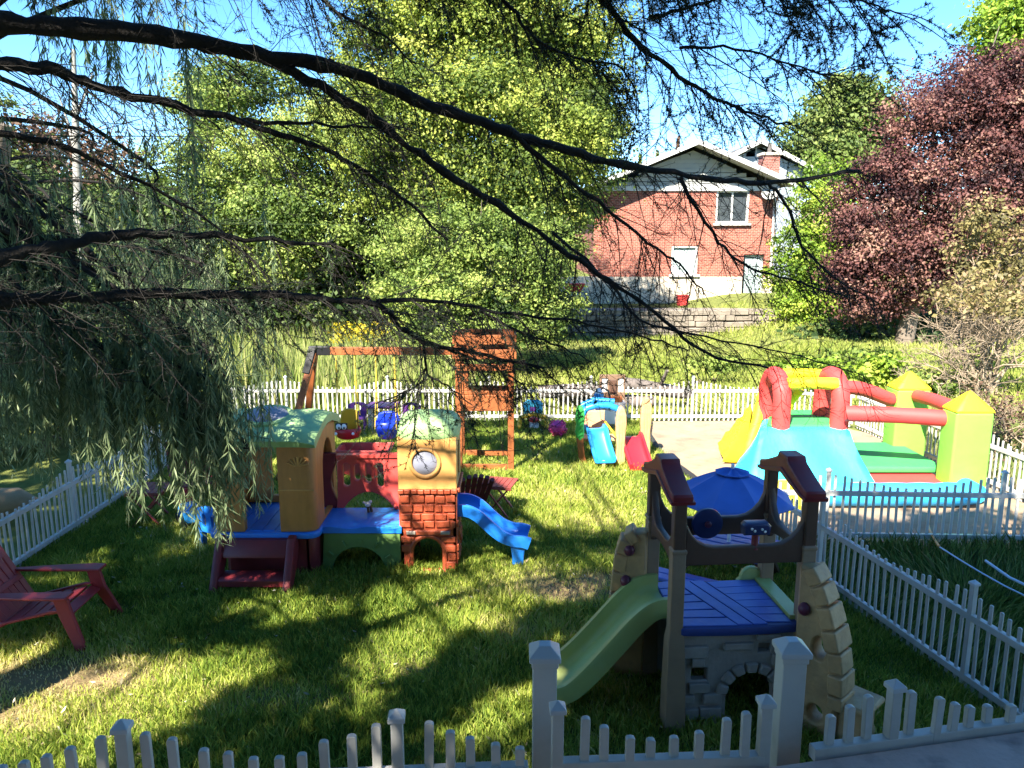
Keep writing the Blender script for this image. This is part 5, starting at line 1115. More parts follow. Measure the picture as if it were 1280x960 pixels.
T('dark_tree', 'dark green tree in the shade behind the reeds, below the yellow green tree', 'tree', 400, 31, 400, 300,
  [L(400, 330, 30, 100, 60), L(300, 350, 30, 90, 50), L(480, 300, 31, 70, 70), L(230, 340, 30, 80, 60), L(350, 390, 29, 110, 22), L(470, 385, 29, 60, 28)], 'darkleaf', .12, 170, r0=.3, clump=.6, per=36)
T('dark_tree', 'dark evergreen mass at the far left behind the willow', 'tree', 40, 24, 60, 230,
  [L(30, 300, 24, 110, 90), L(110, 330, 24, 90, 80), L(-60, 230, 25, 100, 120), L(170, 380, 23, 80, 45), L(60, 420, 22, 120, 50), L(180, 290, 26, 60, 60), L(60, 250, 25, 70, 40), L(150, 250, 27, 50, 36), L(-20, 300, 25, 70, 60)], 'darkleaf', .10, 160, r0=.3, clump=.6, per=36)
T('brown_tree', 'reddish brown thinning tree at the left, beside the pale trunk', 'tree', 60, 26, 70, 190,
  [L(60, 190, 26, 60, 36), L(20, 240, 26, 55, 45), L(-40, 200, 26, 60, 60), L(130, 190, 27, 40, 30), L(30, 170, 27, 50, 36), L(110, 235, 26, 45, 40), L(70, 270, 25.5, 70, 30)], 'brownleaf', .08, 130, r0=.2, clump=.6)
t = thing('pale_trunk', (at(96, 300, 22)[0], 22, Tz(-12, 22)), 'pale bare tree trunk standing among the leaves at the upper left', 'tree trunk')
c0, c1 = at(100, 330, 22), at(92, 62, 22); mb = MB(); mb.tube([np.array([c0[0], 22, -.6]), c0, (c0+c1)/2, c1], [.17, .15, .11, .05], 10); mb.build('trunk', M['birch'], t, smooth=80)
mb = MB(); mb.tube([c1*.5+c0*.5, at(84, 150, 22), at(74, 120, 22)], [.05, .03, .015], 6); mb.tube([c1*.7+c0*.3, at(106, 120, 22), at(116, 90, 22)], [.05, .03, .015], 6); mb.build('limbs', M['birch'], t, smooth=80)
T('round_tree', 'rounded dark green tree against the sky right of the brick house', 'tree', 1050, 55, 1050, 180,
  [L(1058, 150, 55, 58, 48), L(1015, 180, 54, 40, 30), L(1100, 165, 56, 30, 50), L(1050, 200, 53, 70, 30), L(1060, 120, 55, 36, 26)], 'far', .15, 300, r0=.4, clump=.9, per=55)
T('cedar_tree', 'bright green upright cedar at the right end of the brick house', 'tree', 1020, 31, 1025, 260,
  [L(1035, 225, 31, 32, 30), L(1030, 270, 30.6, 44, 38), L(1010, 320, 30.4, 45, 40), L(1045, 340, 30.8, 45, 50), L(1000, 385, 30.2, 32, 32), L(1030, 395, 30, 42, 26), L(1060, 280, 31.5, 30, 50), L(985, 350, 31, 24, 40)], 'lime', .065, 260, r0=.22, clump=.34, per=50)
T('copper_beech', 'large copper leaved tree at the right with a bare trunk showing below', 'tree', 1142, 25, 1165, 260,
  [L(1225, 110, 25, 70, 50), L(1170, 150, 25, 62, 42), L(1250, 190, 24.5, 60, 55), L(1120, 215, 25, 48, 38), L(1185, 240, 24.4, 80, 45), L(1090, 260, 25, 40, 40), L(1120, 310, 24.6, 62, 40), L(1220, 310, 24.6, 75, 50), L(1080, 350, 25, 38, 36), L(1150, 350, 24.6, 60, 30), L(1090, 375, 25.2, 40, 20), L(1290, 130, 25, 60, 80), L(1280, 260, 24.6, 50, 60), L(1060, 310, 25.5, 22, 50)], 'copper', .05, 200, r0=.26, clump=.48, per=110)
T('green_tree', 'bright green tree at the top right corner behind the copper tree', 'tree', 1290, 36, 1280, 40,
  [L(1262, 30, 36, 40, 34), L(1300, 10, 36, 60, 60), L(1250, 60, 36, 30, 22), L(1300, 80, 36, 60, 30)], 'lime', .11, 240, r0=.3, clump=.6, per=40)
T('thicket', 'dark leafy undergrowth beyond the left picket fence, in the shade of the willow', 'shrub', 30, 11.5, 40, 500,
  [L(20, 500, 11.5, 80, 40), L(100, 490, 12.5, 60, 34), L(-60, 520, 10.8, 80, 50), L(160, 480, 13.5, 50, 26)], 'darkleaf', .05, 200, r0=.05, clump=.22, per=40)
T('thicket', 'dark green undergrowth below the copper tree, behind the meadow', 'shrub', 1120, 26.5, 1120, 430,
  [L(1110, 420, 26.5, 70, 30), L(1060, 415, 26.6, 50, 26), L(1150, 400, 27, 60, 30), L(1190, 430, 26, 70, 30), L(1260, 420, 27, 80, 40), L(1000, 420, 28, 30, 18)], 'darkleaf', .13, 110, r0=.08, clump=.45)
# dry shrub at the right with bare twigs
t = thing('dry_shrub', (at(1255, 500, 15)[0], 15, Tz(9.3, 15)), 'dry shrub with bare pale branches and a few yellowing leaves at the right edge', 'shrub')
b0 = np.array([at(1240, 500, 15)[0], 15, Tz(9, 15)-.1]); mbt = MB(); tips = []
def grow(mb, p, d, l, r, lev, droop=0., nk=3, spread=.55):
    q = p+d*l; m_ = (p+q)/2+R.normal(size=3)*l*.06; mb.tube([p, m_, q], [r, r*.85, r*.7], 5 if r < .02 else 7, False)
    if lev == 0: tips.append(q); return
    for k in range(nk):
        nd = unit(d+R.normal(size=3)*spread+np.array([0, 0, -droop])); grow(mb, p+(q-p)*R.uniform(.5, 1.) if k else q, nd, l*R.uniform(.6, .85), r*.62, lev-1, droop, nk, spread)
for (px, py) in [(1200, 330), (1250, 300), (1180, 400), (1290, 320), (1225, 380), (1160, 450), (1210, 420), (1265, 380), (1180, 300), (1290, 420)]:
    d = unit(at(px, py, 15)-b0); d[1] += R.uniform(-.2, .2); grow(mbt, b0+np.array([R.uniform(-.3, .3), 0, 0]), unit(d), .85, .036, 5)
mbt.build('branches', M['drytwig'], t, smooth=80)
tp = np.array(tips); sel = tp[(tp[:, 2] > 1.9)]; sel = np.repeat(sel, 9, 0)+R.normal(size=(len(sel)*9, 3))*.13
poly_mesh('leaves', leaves(sel, .05*np.ones(len(sel))).reshape(-1, 3), 4, M['dryleaf'], t, R.uniform(size=len(sel)))
t = thing('bare_shrub', (7.6, 11.6, 0), 'low bare twiggy shrub just behind the fence right of the front lime tower', 'shrub')
mbt = MB(); tips = []
for (px, py) in [(1190, 455), (1215, 430), (1240, 450), (1265, 420), (1290, 470), (1225, 490), (1275, 500)]:
    bb = np.array([7.6+R.uniform(-.5, .5), 11.6+R.uniform(-.4, .4), -.05]); grow(mbt, bb, unit(at(px, py, 11.6)-bb), .42, .018, 4, spread=.6)
mbt.build('branches', M['drytwig'], t, smooth=80); tp = np.array(tips); sel = np.repeat(tp, 3, 0)+R.normal(size=(len(tp)*3, 3))*.08
poly_mesh('leaves', leaves(sel, .028*np.ones(len(sel))).reshape(-1, 3), 4, M['brownleaf'], t, R.uniform(size=len(sel)))
T('yellowing_shrub', 'yellowing leafy bush at the right edge above the bare dry branches', 'shrub', 1250, 17, 1240, 330,
  [L(1240, 275, 17, 40, 30), L(1275, 320, 17, 40, 40), L(1215, 320, 17.3, 30, 26), L(1260, 380, 17, 36, 34)], 'dryleaf', .045, 90, r0=.06, clump=.28, per=60, bark='drytwig')
for (px, py, Y, rx, ry, lab) in [(1010, 462, 17, 50, 17, 'low yellow green bush behind the back fence above the red arches'), (1110, 462, 16.5, 44, 18, 'low bush with long leaves above the back lime tower'), (1160, 482, 15.5, 36, 18, 'low bush on the bank between the two lime towers'), (890, 455, 20, 40, 10, 'low bush in the middle of the meadow in front of the stone wall'), (1075, 448, 19, 50, 16, 'grey green bush on the meadow below the copper tree')]:
    x = at(px, py, Y)[0]; t = thing('meadow_bush', (x, Y, Tz(x, Y)), lab, 'bush', 'low bushes on the meadow')
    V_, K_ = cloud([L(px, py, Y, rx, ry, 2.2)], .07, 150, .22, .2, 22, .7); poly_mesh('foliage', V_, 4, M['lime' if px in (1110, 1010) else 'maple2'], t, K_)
    mb = MB()
    for k in range(6): q = at(px, py, Y)+R.normal(size=3)*np.array([.4, .2, .1]); mb.tube([(x+R.uniform(-.2, .2), Y, Tz(x, Y)-.1), q], [.02, .008], 5)
    mb.build('stems', M['bark2'], t)
for i, (px, py, Y, w_) in enumerate([(848, 172, 70, 12), (822, 188, 68, 9), (800, 190, 72, 9)]):
    c = at(px, py, Y); t = thing('distant_pine', (c[0], Y, 0), ['tallest distant pine tip above the left roof slope of the brick house', 'middle distant pine tip above the left roof slope', 'leftmost distant pine tip above the left roof slope, beside the maple'][i], 'tree', 'distant pines behind the brick house')
    MB().tube([(c[0], Y, 0), (c[0], Y, c[2])], [.3, .04], 6).build('trunk', M['bark2'], t)
    n = 2600; u = R.uniform(size=n)**.6; a = R.uniform(0, 2*PI, n); rr = (w_*Y/FP)*u*2.2*R.uniform(.3, 1, n)*(.6+.4*np.sin(u*60))
    Pn = np.stack([c[0]+rr*np.cos(a), Y+rr*np.sin(a), c[2]-u*8-.2*rr], 1); poly_mesh('crown', leaves(Pn, .22*np.ones(n)).reshape(-1, 3), 4, M['brownleaf' if i == 0 else 'far'], t, R.uniform(size=n))
# far wood closing the horizon
lob = [(np.array([x, 85+R.uniform(-5, 12), 1]), (9, 6, R.uniform(4, 7)), 1.) for x in np.arange(-75, 95, 6.)]
V_, K_ = cloud(lob, .8, 60, 1.8, .4, 26); tag(poly_mesh('far_wood', V_, 4, M['far'], None, K_), kind='stuff')
#CUT5
# ------------------------------------------------------------------ spruce whose limbs hang into the view
SB = np.array([-4.6, 3.1, 0.])
sp = thing('spruce_tree', SB, 'large spruce with dark drooping limbs and bare twigs reaching across the top of the photo', 'tree')
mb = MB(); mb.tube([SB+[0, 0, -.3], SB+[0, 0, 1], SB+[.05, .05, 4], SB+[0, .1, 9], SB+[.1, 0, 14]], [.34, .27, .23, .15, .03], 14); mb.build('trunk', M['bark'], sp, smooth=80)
def curve(pts, n=6):
    Q = []
    for i in range(len(pts)-1):
        a, b, c, d = pts[max(i-1, 0)], pts[i], pts[i+1], pts[min(i+2, len(pts)-1)]
        for k in range(n):
            u = k/n; Q.append(.5*((2*b)+(c-a)*u+(2*a-5*b+4*c-d)*u*u+(3*b-a-3*c+d)*u**3))
    Q.append(pts[-1]); return np.array(Q)
LIMBS = [  # pixel path, (Y start, Y end), px radius start/end, twigs per metre, needle share, trunk height or None
 ([(-40, 20), (0, 30), (100, 35), (220, 47), (320, 68), (420, 85), (520, 125), (620, 160), (690, 183), (780, 205), (880, 222), (950, 228), (1075, 214)], (3.7, 5.2), (14, 2.2), 12, .04, 4.6),
 ([(330, 72), (400, 108), (470, 150), (540, 205), (620, 255), (700, 310), (760, 350), (820, 392), (880, 440), (960, 460)], (4.2, 5.4), (7.5, 1.4), 14, .05, None),
 ([(-40, 74), (0, 80), (60, 86), (120, 107), (200, 128), (300, 152), (380, 176), (430, 200), (500, 245), (560, 300)], (3.5, 4.8), (9, 1.5), 13, .05, 4.0),
 ([(300, 152), (380, 154), (440, 158), (500, 160)], (4.3, 4.6), (3, 1.0), 14, .1, None),
 ([(-40, 330), (0, 322), (60, 310), (100, 300), (160, 292), (250, 294), (340, 300), (420, 306)], (3.3, 4.4), (11, 1.6), 11, .08, 3.0),
 ([(-40, 376), (0, 375), (80, 372), (200, 368), (330, 369), (420, 376), (475, 382), (500, 408), (530, 428), (590, 440), (680, 460)], (3.4, 5.0), (11, 1.5), 15, .42, 2.7),
 ([(470, 376), (560, 377), (640, 394), (720, 402), (800, 420), (860, 438)], (4.5, 5.2), (3, .9), 16, .4, None),
 ([(530, 430), (532, 470), (500, 492), (470, 505)], (4.8, 4.8), (2, .8), 18, .45, None),
 ([(560, 436), (600, 452), (640, 470), (668, 500)], (4.9, 5.1), (2, .8), 17, .45, None),
 ([(600, 388), (640, 410), (690, 430), (740, 452)], (4.9, 5.1), (2, .8), 15, .4, None),
 ([(532, 468), (560, 482), (590, 506)], (4.8, 4.8), (1.6, .7), 16, .35, None),
 ([(640, 168), (700, 215), (760, 262), (820, 310), (850, 332), (880, 368)], (4.6, 5.0), (4, 1.), 21, .08, None),
 ([(850, 222), (890, 290), (930, 330), (990, 350), (1060, 372)], (4.9, 5.3), (2.6, .8), 19, .08, None),
 ([(960, 228), (985, 260), (1000, 300), (1040, 345), (1100, 380)], (5.0, 5.3), (2.2, .7), 19, .08, None),
 ([(735, -40), (760, 10), (800, 58), (860, 102), (900, 125), (940, 142), (990, 155)], (4.0, 4.6), (5, 1.1), 17, .40, 6.0),
 ([(812, 22), (860, 10), (920, -10)], (4.1, 4.3), (2.6, 1.2), 13, .2, None),
 ([(850, 60), (920, 62), (1000, 84), (1062, 100)], (4.2, 4.5), (2, .7), 15, .15, None),
 ([(600, -30), (640, 10), (665, 45), (720, 72), (780, 88), (800, 130)], (4.0, 4.4), (3, .8), 15, .35, 5.6),
 ([(380, -20), (430, 20), (480, 44), (520, 80)], (3.9, 4.2), (3, .8), 15, .25, 5.2),
 ([(960, -30), (1020, -8), (1075, 0), (1120, 16)], (4.0, 4.2), (2.5, .8), 15, .95, 5.5),
 ([(-30, 160), (60, 180), (150, 215), (240, 262), (320, 330)], (3.6, 4.4), (5, .9), 10, .06, 3.8),
 ([(1000, 215), (1010, 130), (1000, 110)], (5.1, 5.1), (.1, .1), 0, 0, None),
 ([(690, 290), (760, 350), (800, 400), (900, 425), (1000, 445), (1080, 470)], (5.2, 5.5), (2.2, .6), 17, .06, None),
]
TW = MB(); ND = []; NK = []
def needles(pts, dens=340, ln=.02):
    pts = np.asarray(pts); seg = np.linalg.norm(np.diff(pts, axis=0), axis=1); tot = seg.sum(); n = int(tot*dens)
    if n < 2: return
    s = np.sort(R.uniform(0, tot, n)); cum = np.concatenate([[0], np.cumsum(seg)]); i = np.clip(np.searchsorted(cum, s)-1, 0, len(seg)-1)
    f = ((s-cum[i])/np.maximum(seg[i], 1e-6))[:, None]; p = pts[i]*(1-f)+pts[i+1]*f; d = unit(pts[i+1]-pts[i])
    q = unit(unit(R.normal(size=(n, 3)))+d*.7+np.array([0, 0, .15])); l = ln*R.uniform(.7, 1.3, n)[:, None]; w = unit(np.cross(q, R.normal(size=(n, 3))))*.0021
    ND.append(np.stack([p-w, p+w, p+q*l], 1).reshape(-1, 3)); NK.append(R.uniform(size=n))
def twig(p, d, l, r, lev, nd):
    k = 5; pts = [p]; dd_ = d.copy()
    for i in range(k):
        dd_ = unit(dd_+R.normal(size=3)*.10+np.array([0, 0, -.10*(lev == 2)+.06*(lev < 2)])); pts.append(pts[-1]+dd_*l/k)
    TW.tube(pts, [r*(1-.75*i/k) for i in range(k+1)], 4 if r < .006 else 5, False)
    nd_on = R.uniform() < nd
    if nd_on: needles(pts[1:] if lev else pts)
    if lev > 0:
        m = max(2, int(l/(.055 if lev == 1 else .075)))
        for j in range(m):
            u = R.uniform(.12, 1); i = min(k-1, int(u*k)); q = pts[i]+(pts[i+1]-pts[i])*(u*k-i); t_ = unit(pts[i+1]-pts[i])
            sd = unit(np.cross(t_, R.normal(size=3))); sd[2] *= .7
            twig(q, unit(t_*.75+sd*.8), l*R.uniform(.22, .5)*(1.05-.45*u), r*.5, lev-1, nd*1.15 if nd_on else nd*.35)
for path, (ya, yb_), (ra, rb), tpm, nd, tz in LIMBS:
    n = len(path); cx_ = np.cumsum([0]+[math.hypot(path[i+1][0]-path[i][0], path[i+1][1]-path[i][1]) for i in range(n-1)]); cx_ = cx_/cx_[-1]
    pts = [at(px, py, ya+(yb_-ya)*u) for (px, py), u in zip(path, cx_)]
    rad = [(ra+(rb-ra)*u**.75)*(ya+(yb_-ya)*u)/FP for u in cx_]
    if tpm == 0: continue
    Q = curve(pts, 5); Q[1:-1] += R.normal(size=(len(Q)-2, 3))*.006; rq = np.interp(np.linspace(0, 1, len(Q)), np.linspace(0, 1, n), rad)
    rq = rq*(1+.12*R.normal(size=len(Q))*(rq > .012))
    if tz is not None:
        st_ = SB+np.array([0.05, .03, tz]); Q = np.concatenate([[st_, st_*.5+Q[0]*.5+np.array([0, 0, .04])], Q]); rq = np.concatenate([[rq[0]*1.25, rq[0]*1.1], rq])
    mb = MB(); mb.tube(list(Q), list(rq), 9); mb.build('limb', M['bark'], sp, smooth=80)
    if rq.max() > .008:
        Q2 = Q+SUN*R.uniform(2.4, 3.2); hx_, hy_, hz_ = proj(Q2); sel_ = (rq > .006) & ~((hz_ > 0) & (hy_ > -60) & (hx_ > -60) & (hx_ < 1340))  # limb copy shifted toward the sun, added out of frame to shade the limb
        if sel_.sum() > 3: mb = MB(); mb.tube(list(Q2[sel_]), list(rq[sel_]*1.1), 8); mb.build('limb', M['bark'], sp, smooth=80)
    seg = np.linalg.norm(np.diff(Q, axis=0), axis=1); tot = seg.sum(); cum = np.concatenate([[0], np.cumsum(seg)])
    for s in R.uniform(0 if tz is None else max(1.0, tot*.42), tot, int(tot*tpm*1.75)):
        i = min(len(seg)-1, np.searchsorted(cum, s)-1); i = max(i, 0); f = (s-cum[i])/seg[i]; p = Q[i]*(1-f)+Q[i+1]*f; tg_ = unit(Q[i+1]-Q[i])
        side = R.normal(size=3)*np.array([.5, .8, .4])+np.array([0, 0, -.45]); side -= tg_*side.dot(tg_)
        d = unit(tg_*R.uniform(.5, 1.1)+unit(side)*.85)
        l = R.uniform(.18, .78)*(1.1-.35*s/tot); twig(p, d, l, min(.0040, .0015+l*.0034), 2 if l > .24 else 1, nd)
tw = TW.build('twigs', M['bark'], sp, smooth=80)
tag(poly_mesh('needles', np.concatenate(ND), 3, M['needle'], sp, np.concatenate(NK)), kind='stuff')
# ------------------------------------------------------------------ weeping willow: hanging strands
def willow(name, base, label, spots, trunk_top, r0, leaf_n, cat='tree', lsz=.045):
    t = thing(name, base, label, cat)
    b = np.array(base, float); tt = np.array(trunk_top, float)
    mb = MB(); tr = curve([b-[0, 0, .3], b+(tt-b)*.4+[.15, 0, 0], b+(tt-b)*.75+[-.1, .1, 0], tt], 4); mb.tube(list(tr), list(np.linspace(r0*1.3, r0*.5, len(tr))), 12); mb.build('trunk', M['bark2'], t, smooth=80)
    br_ = MB(); st_ = MB(); VV = []; KK = []
    for (cx_, cy_, cz_, sx_, sy_, n, l0, l1) in spots:
        hub = np.array([cx_, cy_, cz_]); s0 = tr[int(R.uniform(.5, 1)*(len(tr)-1))]
        bq = curve([s0, (s0+hub)/2+[0, 0, .35], hub+[0, 0, .05], hub+(hub-s0)*[.03, .03, 0]-[0, 0, .12]], 4); br_.tube(list(bq), list(np.linspace(.032, .006, len(bq))), 6)
        for k in range(n):
            p = hub+R.normal(size=3)*np.array([sx_, sy_, .18]); l = R.uniform(l0, l1); m = 9; q = [p.copy()]; v = np.array([R.normal()*.5, R.normal()*.5, .1])
            sway = R.normal(size=3)*.06; sway[2] = 0
            for i in range(m):
                v = v*.4+np.array([0, 0, -1.])*.7+sway*.7; q.append(q[-1]+unit(v)*l/m)
            q = np.array(q); WS.extend([q[0], q[4], q[-1]]) if R.uniform() < .16 else None; st_.tube([hub]+list(q), [.004]+list(np.linspace(.0035, .0012, m+1)), 3, False)
            nl = int(l*leaf_n); u = R.uniform(.02, 1, nl)*m; i = np.minimum(u.astype(int), m-1); pp = q[i]+(q[i+1]-q[i])*(u-i)[:, None]
            d = unit(np.stack([R.normal(size=nl)*.55, R.normal(size=nl)*.55, R.uniform(-2.2, -.7, nl)], 1)); wv = unit(np.cross(d, R.normal(size=(nl, 3)))); ll = (lsz*R.uniform(.7, 1.5, nl))[:, None]
            VV.append(np.stack([pp, pp+d*ll*.8+wv*lsz*.11, pp+d*ll*2, pp+d*ll*.8-wv*lsz*.11], 1).reshape(-1, 3)); KK.append(np.clip(R.normal(.42, .2)+R.normal(size=nl)*.16, 0, 1))
    br_.build('branches', M['bark'], t, smooth=80); st_.build('strands', M['willow'], t, smooth=80)
    tag(poly_mesh('foliage', np.concatenate(VV), 4, M['willow'], t, np.concatenate(KK)), kind='stuff')
    return t
spots = []; WS = []
def ws(px, py, Y, sx, sy, n, l0, l1): c = at(px, py, Y); spots.append((c[0], c[1], c[2], sx, sy, n, l0, l1))
for a in [(235, 425, 5.4, .22, .25, 46, .5, 1.05), (275, 470, 5.5, .13, .2, 26, .5, .9), (190, 410, 5.6, .22, .3, 34, .5, 1.0), (130, 400, 5.6, .22, .3, 30, .4, .8), (60, 400, 5.4, .25, .3, 36, .4, .85), (0, 390, 5.3, .25, .3, 36, .5, .9), (255, 480, 5.4, .14, .15, 22, .4, .85), (215, 500, 5.5, .18, .2, 24, .4, .75),
          (150, 300, 5.8, .3, .3, 22, .5, 1.0), (60, 270, 5.8, .35, .3, 26, .5, 1.0), (0, 220, 5.6, .35, .3, 26, .6, 1.1), (230, 330, 5.8, .25, .3, 16, .4, .8), (100, 170, 6.0, .4, .3, 14, .5, 1.1), (180, 210, 6.2, .4, .3, 12, .5, 1.0),
          (100, 440, 5.7, .3, .25, 34, .4, .7), (30, 450, 5.6, .3, .25, 34, .4, .7), (180, 460, 5.6, .2, .25, 30, .5, .85), (285, 540, 5.5, .08, .12, 14, .35, .6), (245, 540, 5.4, .12, .12, 16, .3, .6), (210, 370, 5.7, .22, .25, 26, .4, .9), (110, 340, 5.8, .3, .3, 26, .5, .9), (20, 330, 5.6, .3, .3, 30, .5, .9),
          (90, -20, 6.0, .35, .3, 12, .4, .8), (180, -30, 6.0, .3, .3, 12, .5, 1.0), (30, -10, 6.0, .3, .3, 12, .4, .9), (200, -20, 6.2, .12, .2, 10, .8, 1.4)]: ws(*a)
willow('willow_tree', (-6.6, 6.2, 0), 'weeping willow with long hanging leafy strands covering the left side in front of the fence', spots, (-4.9, 6.0, 4.6), .28, 82)
spots = []
for a in [(40, 330, 11, .9, .6, 26, .8, 2.0), (120, 340, 11.5, .8, .6, 26, .8, 2.0), (-20, 420, 10, .8, .6, 26, .7, 1.8), (200, 360, 12, .8, .6, 24, .7, 1.6), (80, 430, 10.5, .9, .6, 26, .6, 1.4), (250, 280, 13, .8, .6, 18, 1., 2.4), (170, 250, 13, .9, .7, 20, 1., 2.4)]: ws(*a)
willow('willow_tree', (-8.2, 11.5, 0), 'shaded second willow standing beyond the left picket fence', spots, (-7.2, 11.4, 4.8), .25, 46, lsz=.06)
# ------------------------------------------------------------------ unseen foliage added along sun rays to shade the lawn (above the frame)
def geq(P_): P_ = np.asarray(P_, float); return P_[:2]-SUN[:2]*P_[2]/SUN[2]
def pxpoly(l): return [tuple(gr(*p)[:2]) for p in l]
def boxeq(x0, x1, y, z0, z1): return [tuple(geq((x0, y, z0))), tuple(geq((x1, y, z0))), tuple(geq((x1, y, z1))), tuple(geq((x0, y, z1)))]
LIT = [pxpoly([(-160, 900), (0, 872), (110, 850), (240, 826), (345, 812), (350, 845), (280, 872), (200, 905), (120, 935), (60, 1000), (-160, 1010)]),
       pxpoly([(440, 745), (540, 705), (600, 680), (670, 648), (690, 612), (760, 596), (840, 590), (875, 640), (815, 672), (800, 708), (775, 730), (725, 748), (650, 762), (565, 797), (430, 792)]), pxpoly([(330, 740), (400, 735), (410, 760), (340, 775)]), pxpoly([(430, 815), (520, 795), (560, 815), (470, 845)]),
       pxpoly([(500, 560), (640, 560), (660, 590), (640, 605), (560, 600)]), pxpoly([(640, 600), (700, 585), (720, 610), (650, 640)]),
       [(2.2, 7.9), (2.7, 7.9), (3.4, 8.3), (3.6, 8.95), (4.6, 8.95), (7, 8.95), (7, 13.4), (2.1, 13.4)],
       boxeq(-1.12, -.5, 7.12, 0.05, 1.55), boxeq(-1.95, -1.0, 7.62, .45, 1.1), boxeq(-.55, .2, 7.4, .1, .65), boxeq(-2.3, -1.75, 7.1, 1.2, 1.7), boxeq(-2.6, -1.8, 7.5, 1.25, 1.7), boxeq(-1.85, -1.1, 7.35, .3, .65), boxeq(-1.2, -.45, 7.4, 1.3, 1.75),
       boxeq(-.8, .05, 10.45, .1, 1.95), boxeq(-3.0, -.8, 10.6, 1.6, 1.75), boxeq(2.7, 3.5, 7.84, 0.25, .8), boxeq(1.7, 1.95, 10.5, .1, .4)]
DAP = [(pxpoly([(640, 530), (820, 530), (830, 600), (640, 640)]), .45), (pxpoly([(120, 720), (330, 640), (420, 740), (420, 830), (240, 830)]), .22), (pxpoly([(380, 830), (560, 800), (560, 870), (380, 870)]), .15), (pxpoly([(330, 525), (640, 525), (640, 560), (330, 560)]), .35)]
n = 8000; gx = R.uniform(-7.5, 7.5, n); gy = R.uniform(2.6, 13.3, n); gx = np.concatenate([gx, R.uniform(.9, 7, 2600)]); gy = np.concatenate([gy, R.uniform(2.4, 7.9, 2600)]); n = len(gx)
keep = np.ones(n, bool)
nz1 = .16*(vnoise(gx, gy, 2.5)-.5)*2; nz2 = .16*(vnoise(gy, gx, 2.9)-.5)*2
for pl_ in LIT:
    for jx, jy in ((0, 0), (.2, 0), (-.2, 0), (0, .2), (0, -.2)): keep &= ~inpoly(gx+nz1+jx, gy+nz2+jy, pl_)
pr_ = np.where((gy > 4.7) & (vnoise(gx, gy, 2.2) > np.where((gx > .9) & (gy < 7.9), 9, .66)), .85, 0)
for pl_, a in DAP: pr_ = np.where(inpoly(gx, gy, pl_), np.where(vnoise(gx, gy, 1.9) > 1-a*1.15, 1., .1), pr_)
keep &= R.uniform(size=n) > pr_
gx, gy = gx[keep], gy[keep]; n = len(gx)
hh = R.uniform(5.5, 9.5, n); 
for _ in range(8):
    Pc = np.stack([gx, gy, np.zeros(n)], 1)+SUN*(hh/SUN[2])[:, None]; px, py, zz = proj(Pc)
    vis = (zz > .05) & (px > -200) & (px < 1480) & (py > -110); hh = np.where(vis, hh+1.2, hh)
Pc = np.stack([gx, gy, np.zeros(n)], 1)+SUN*(hh/SUN[2])[:, None]; px, py, zz = proj(Pc); mg = 60+420/np.maximum(zz, .2); ok = ~((zz > -.35) & (px > -mg) & (px < 1280+mg) & (py > -mg)); Pc = Pc[ok]; n = len(Pc)
tv = np.array(TW.v[::57]); tv = tv[R.uniform(size=len(tv)) < .8]; wv_ = np.array(WS); 
sh = np.concatenate([tv+SB*0, wv_]); sh = sh+SUN*R.uniform(2.2, 4.2, len(sh))[:, None]; px, py, zz = proj(sh); py = py-260/np.maximum(zz, .25)*0  # clumps added sunward of twigs and willow strands to keep them shaded
mg = 80+420/np.maximum(zz, .2); g0 = sh[:, :2]-SUN[:2]*sh[:, 2:3]/SUN[2]; ok = ~((zz > -.35) & (px > -mg) & (px < 1280+mg) & (py > -mg))
for pl_ in LIT:
    for jx, jy in ((0, 0), (.2, 0), (-.2, 0), (0, .2), (0, -.2)): ok &= ~inpoly(g0[:, 0]+jx, g0[:, 1]+jy, pl_)
Pc = np.concatenate([Pc, sh[ok]]); n = len(Pc)
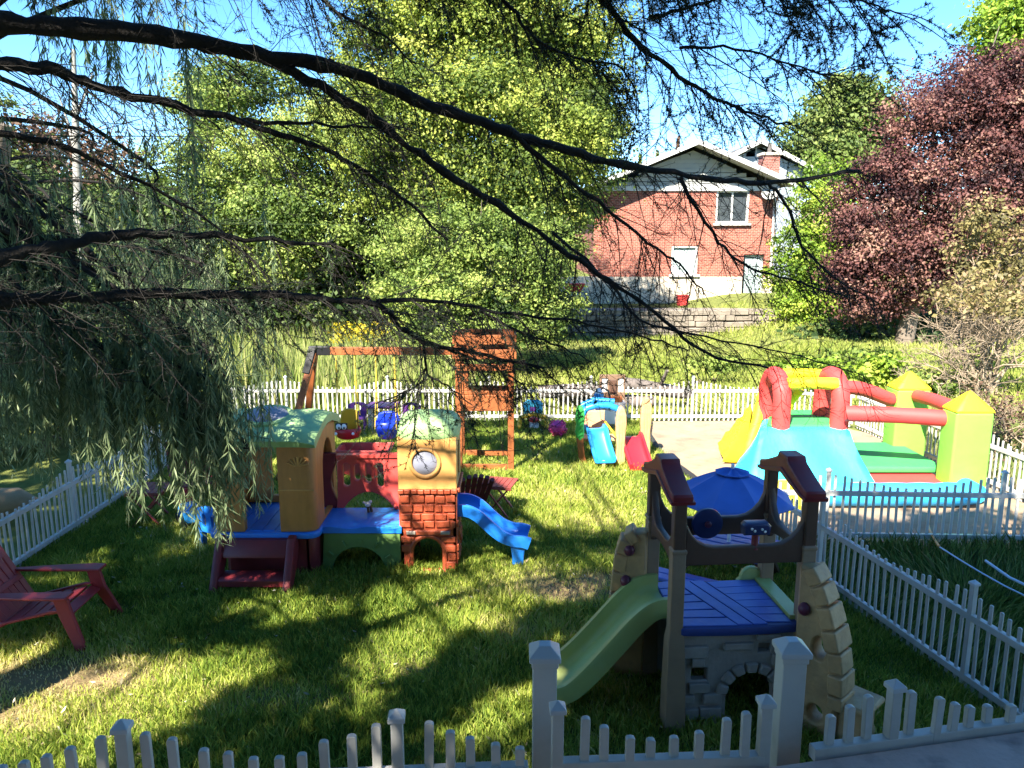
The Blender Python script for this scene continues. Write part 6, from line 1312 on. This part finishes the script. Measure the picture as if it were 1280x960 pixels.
m = 26; off = R.normal(size=(n, m, 3))*.085; pts = (Pc[:, None]+off).reshape(-1, 3)
left = np.repeat(Pc[:, 0]+.25*Pc[:, 1] < -2.6, m)
tag(poly_mesh('crown', leaves(pts[left], .075*np.ones(left.sum())).reshape(-1, 3), 4, M['needle'], sp, R.uniform(size=left.sum())), kind='stuff')  # shade clumps hung on the spruce as an unseen crown
mb = MB()
for c in Pc[(Pc[:, 0]+.25*Pc[:, 1] < -2.6)][::60]: s0 = SB+[0, 0, max(3.5, min(13, c[2]-.6))]; mb.tube([s0, (s0+c)/2+[0, 0, .2], c], [.05, .03, .008], 5)
mb.build('shade_clump_limbs', M['bark'], sp, smooth=80)  # unseen limbs added to carry the shade clumps
ov_ = thing('added_shade_tree', (-.6, -5.2, 0), 'unseen leafy tree added behind the deck, its crown shaped to shade the lawn', 'tree')
mb = MB(); tp_ = [np.array([-.6, -5.2, z]) for z in (-.3, 2, 5, 8, 11)]; mb.tube(tp_, [.4, .33, .27, .2, .1], 12); mb.build('trunk', M['bark2'], ov_, smooth=80)
mb = MB()
for c in Pc[~(Pc[:, 0]+.25*Pc[:, 1] < -2.6)][::50]: s0 = np.array([-.6, -5.2, max(4, min(11, c[2]-1))]); mb.tube([s0, (s0+c)/2+[0, 0, .3], c], [.07, .04, .008], 5)
mb.build('limbs', M['bark2'], ov_, smooth=80)
tag(poly_mesh('crown', leaves(pts[~left], .075*np.ones((~left).sum())).reshape(-1, 3), 4, M['darkleaf'], ov_, R.uniform(size=(~left).sum())), kind='stuff')  # unseen crown made of the remaining shade clumps
# unseen house wall added behind the camera to cut sky light on the railing
t = thing('unseen_shade_house', (0, -1.9, 0), 'unseen pale house wall added behind the deck to darken the railing', 'house')
MB().box((0, -1.9, 2.2), (16, .2, 4.4)).build('wall', M['siding'], t)
MB().loft([[(x, -1.7, 4.42), (x, -6.5, 6.2), (x, -6.5, 6.35), (x, -1.7, 4.58)] for x in (-8.3, 8.3)]).build('roof', M['shingle'], t)
#END
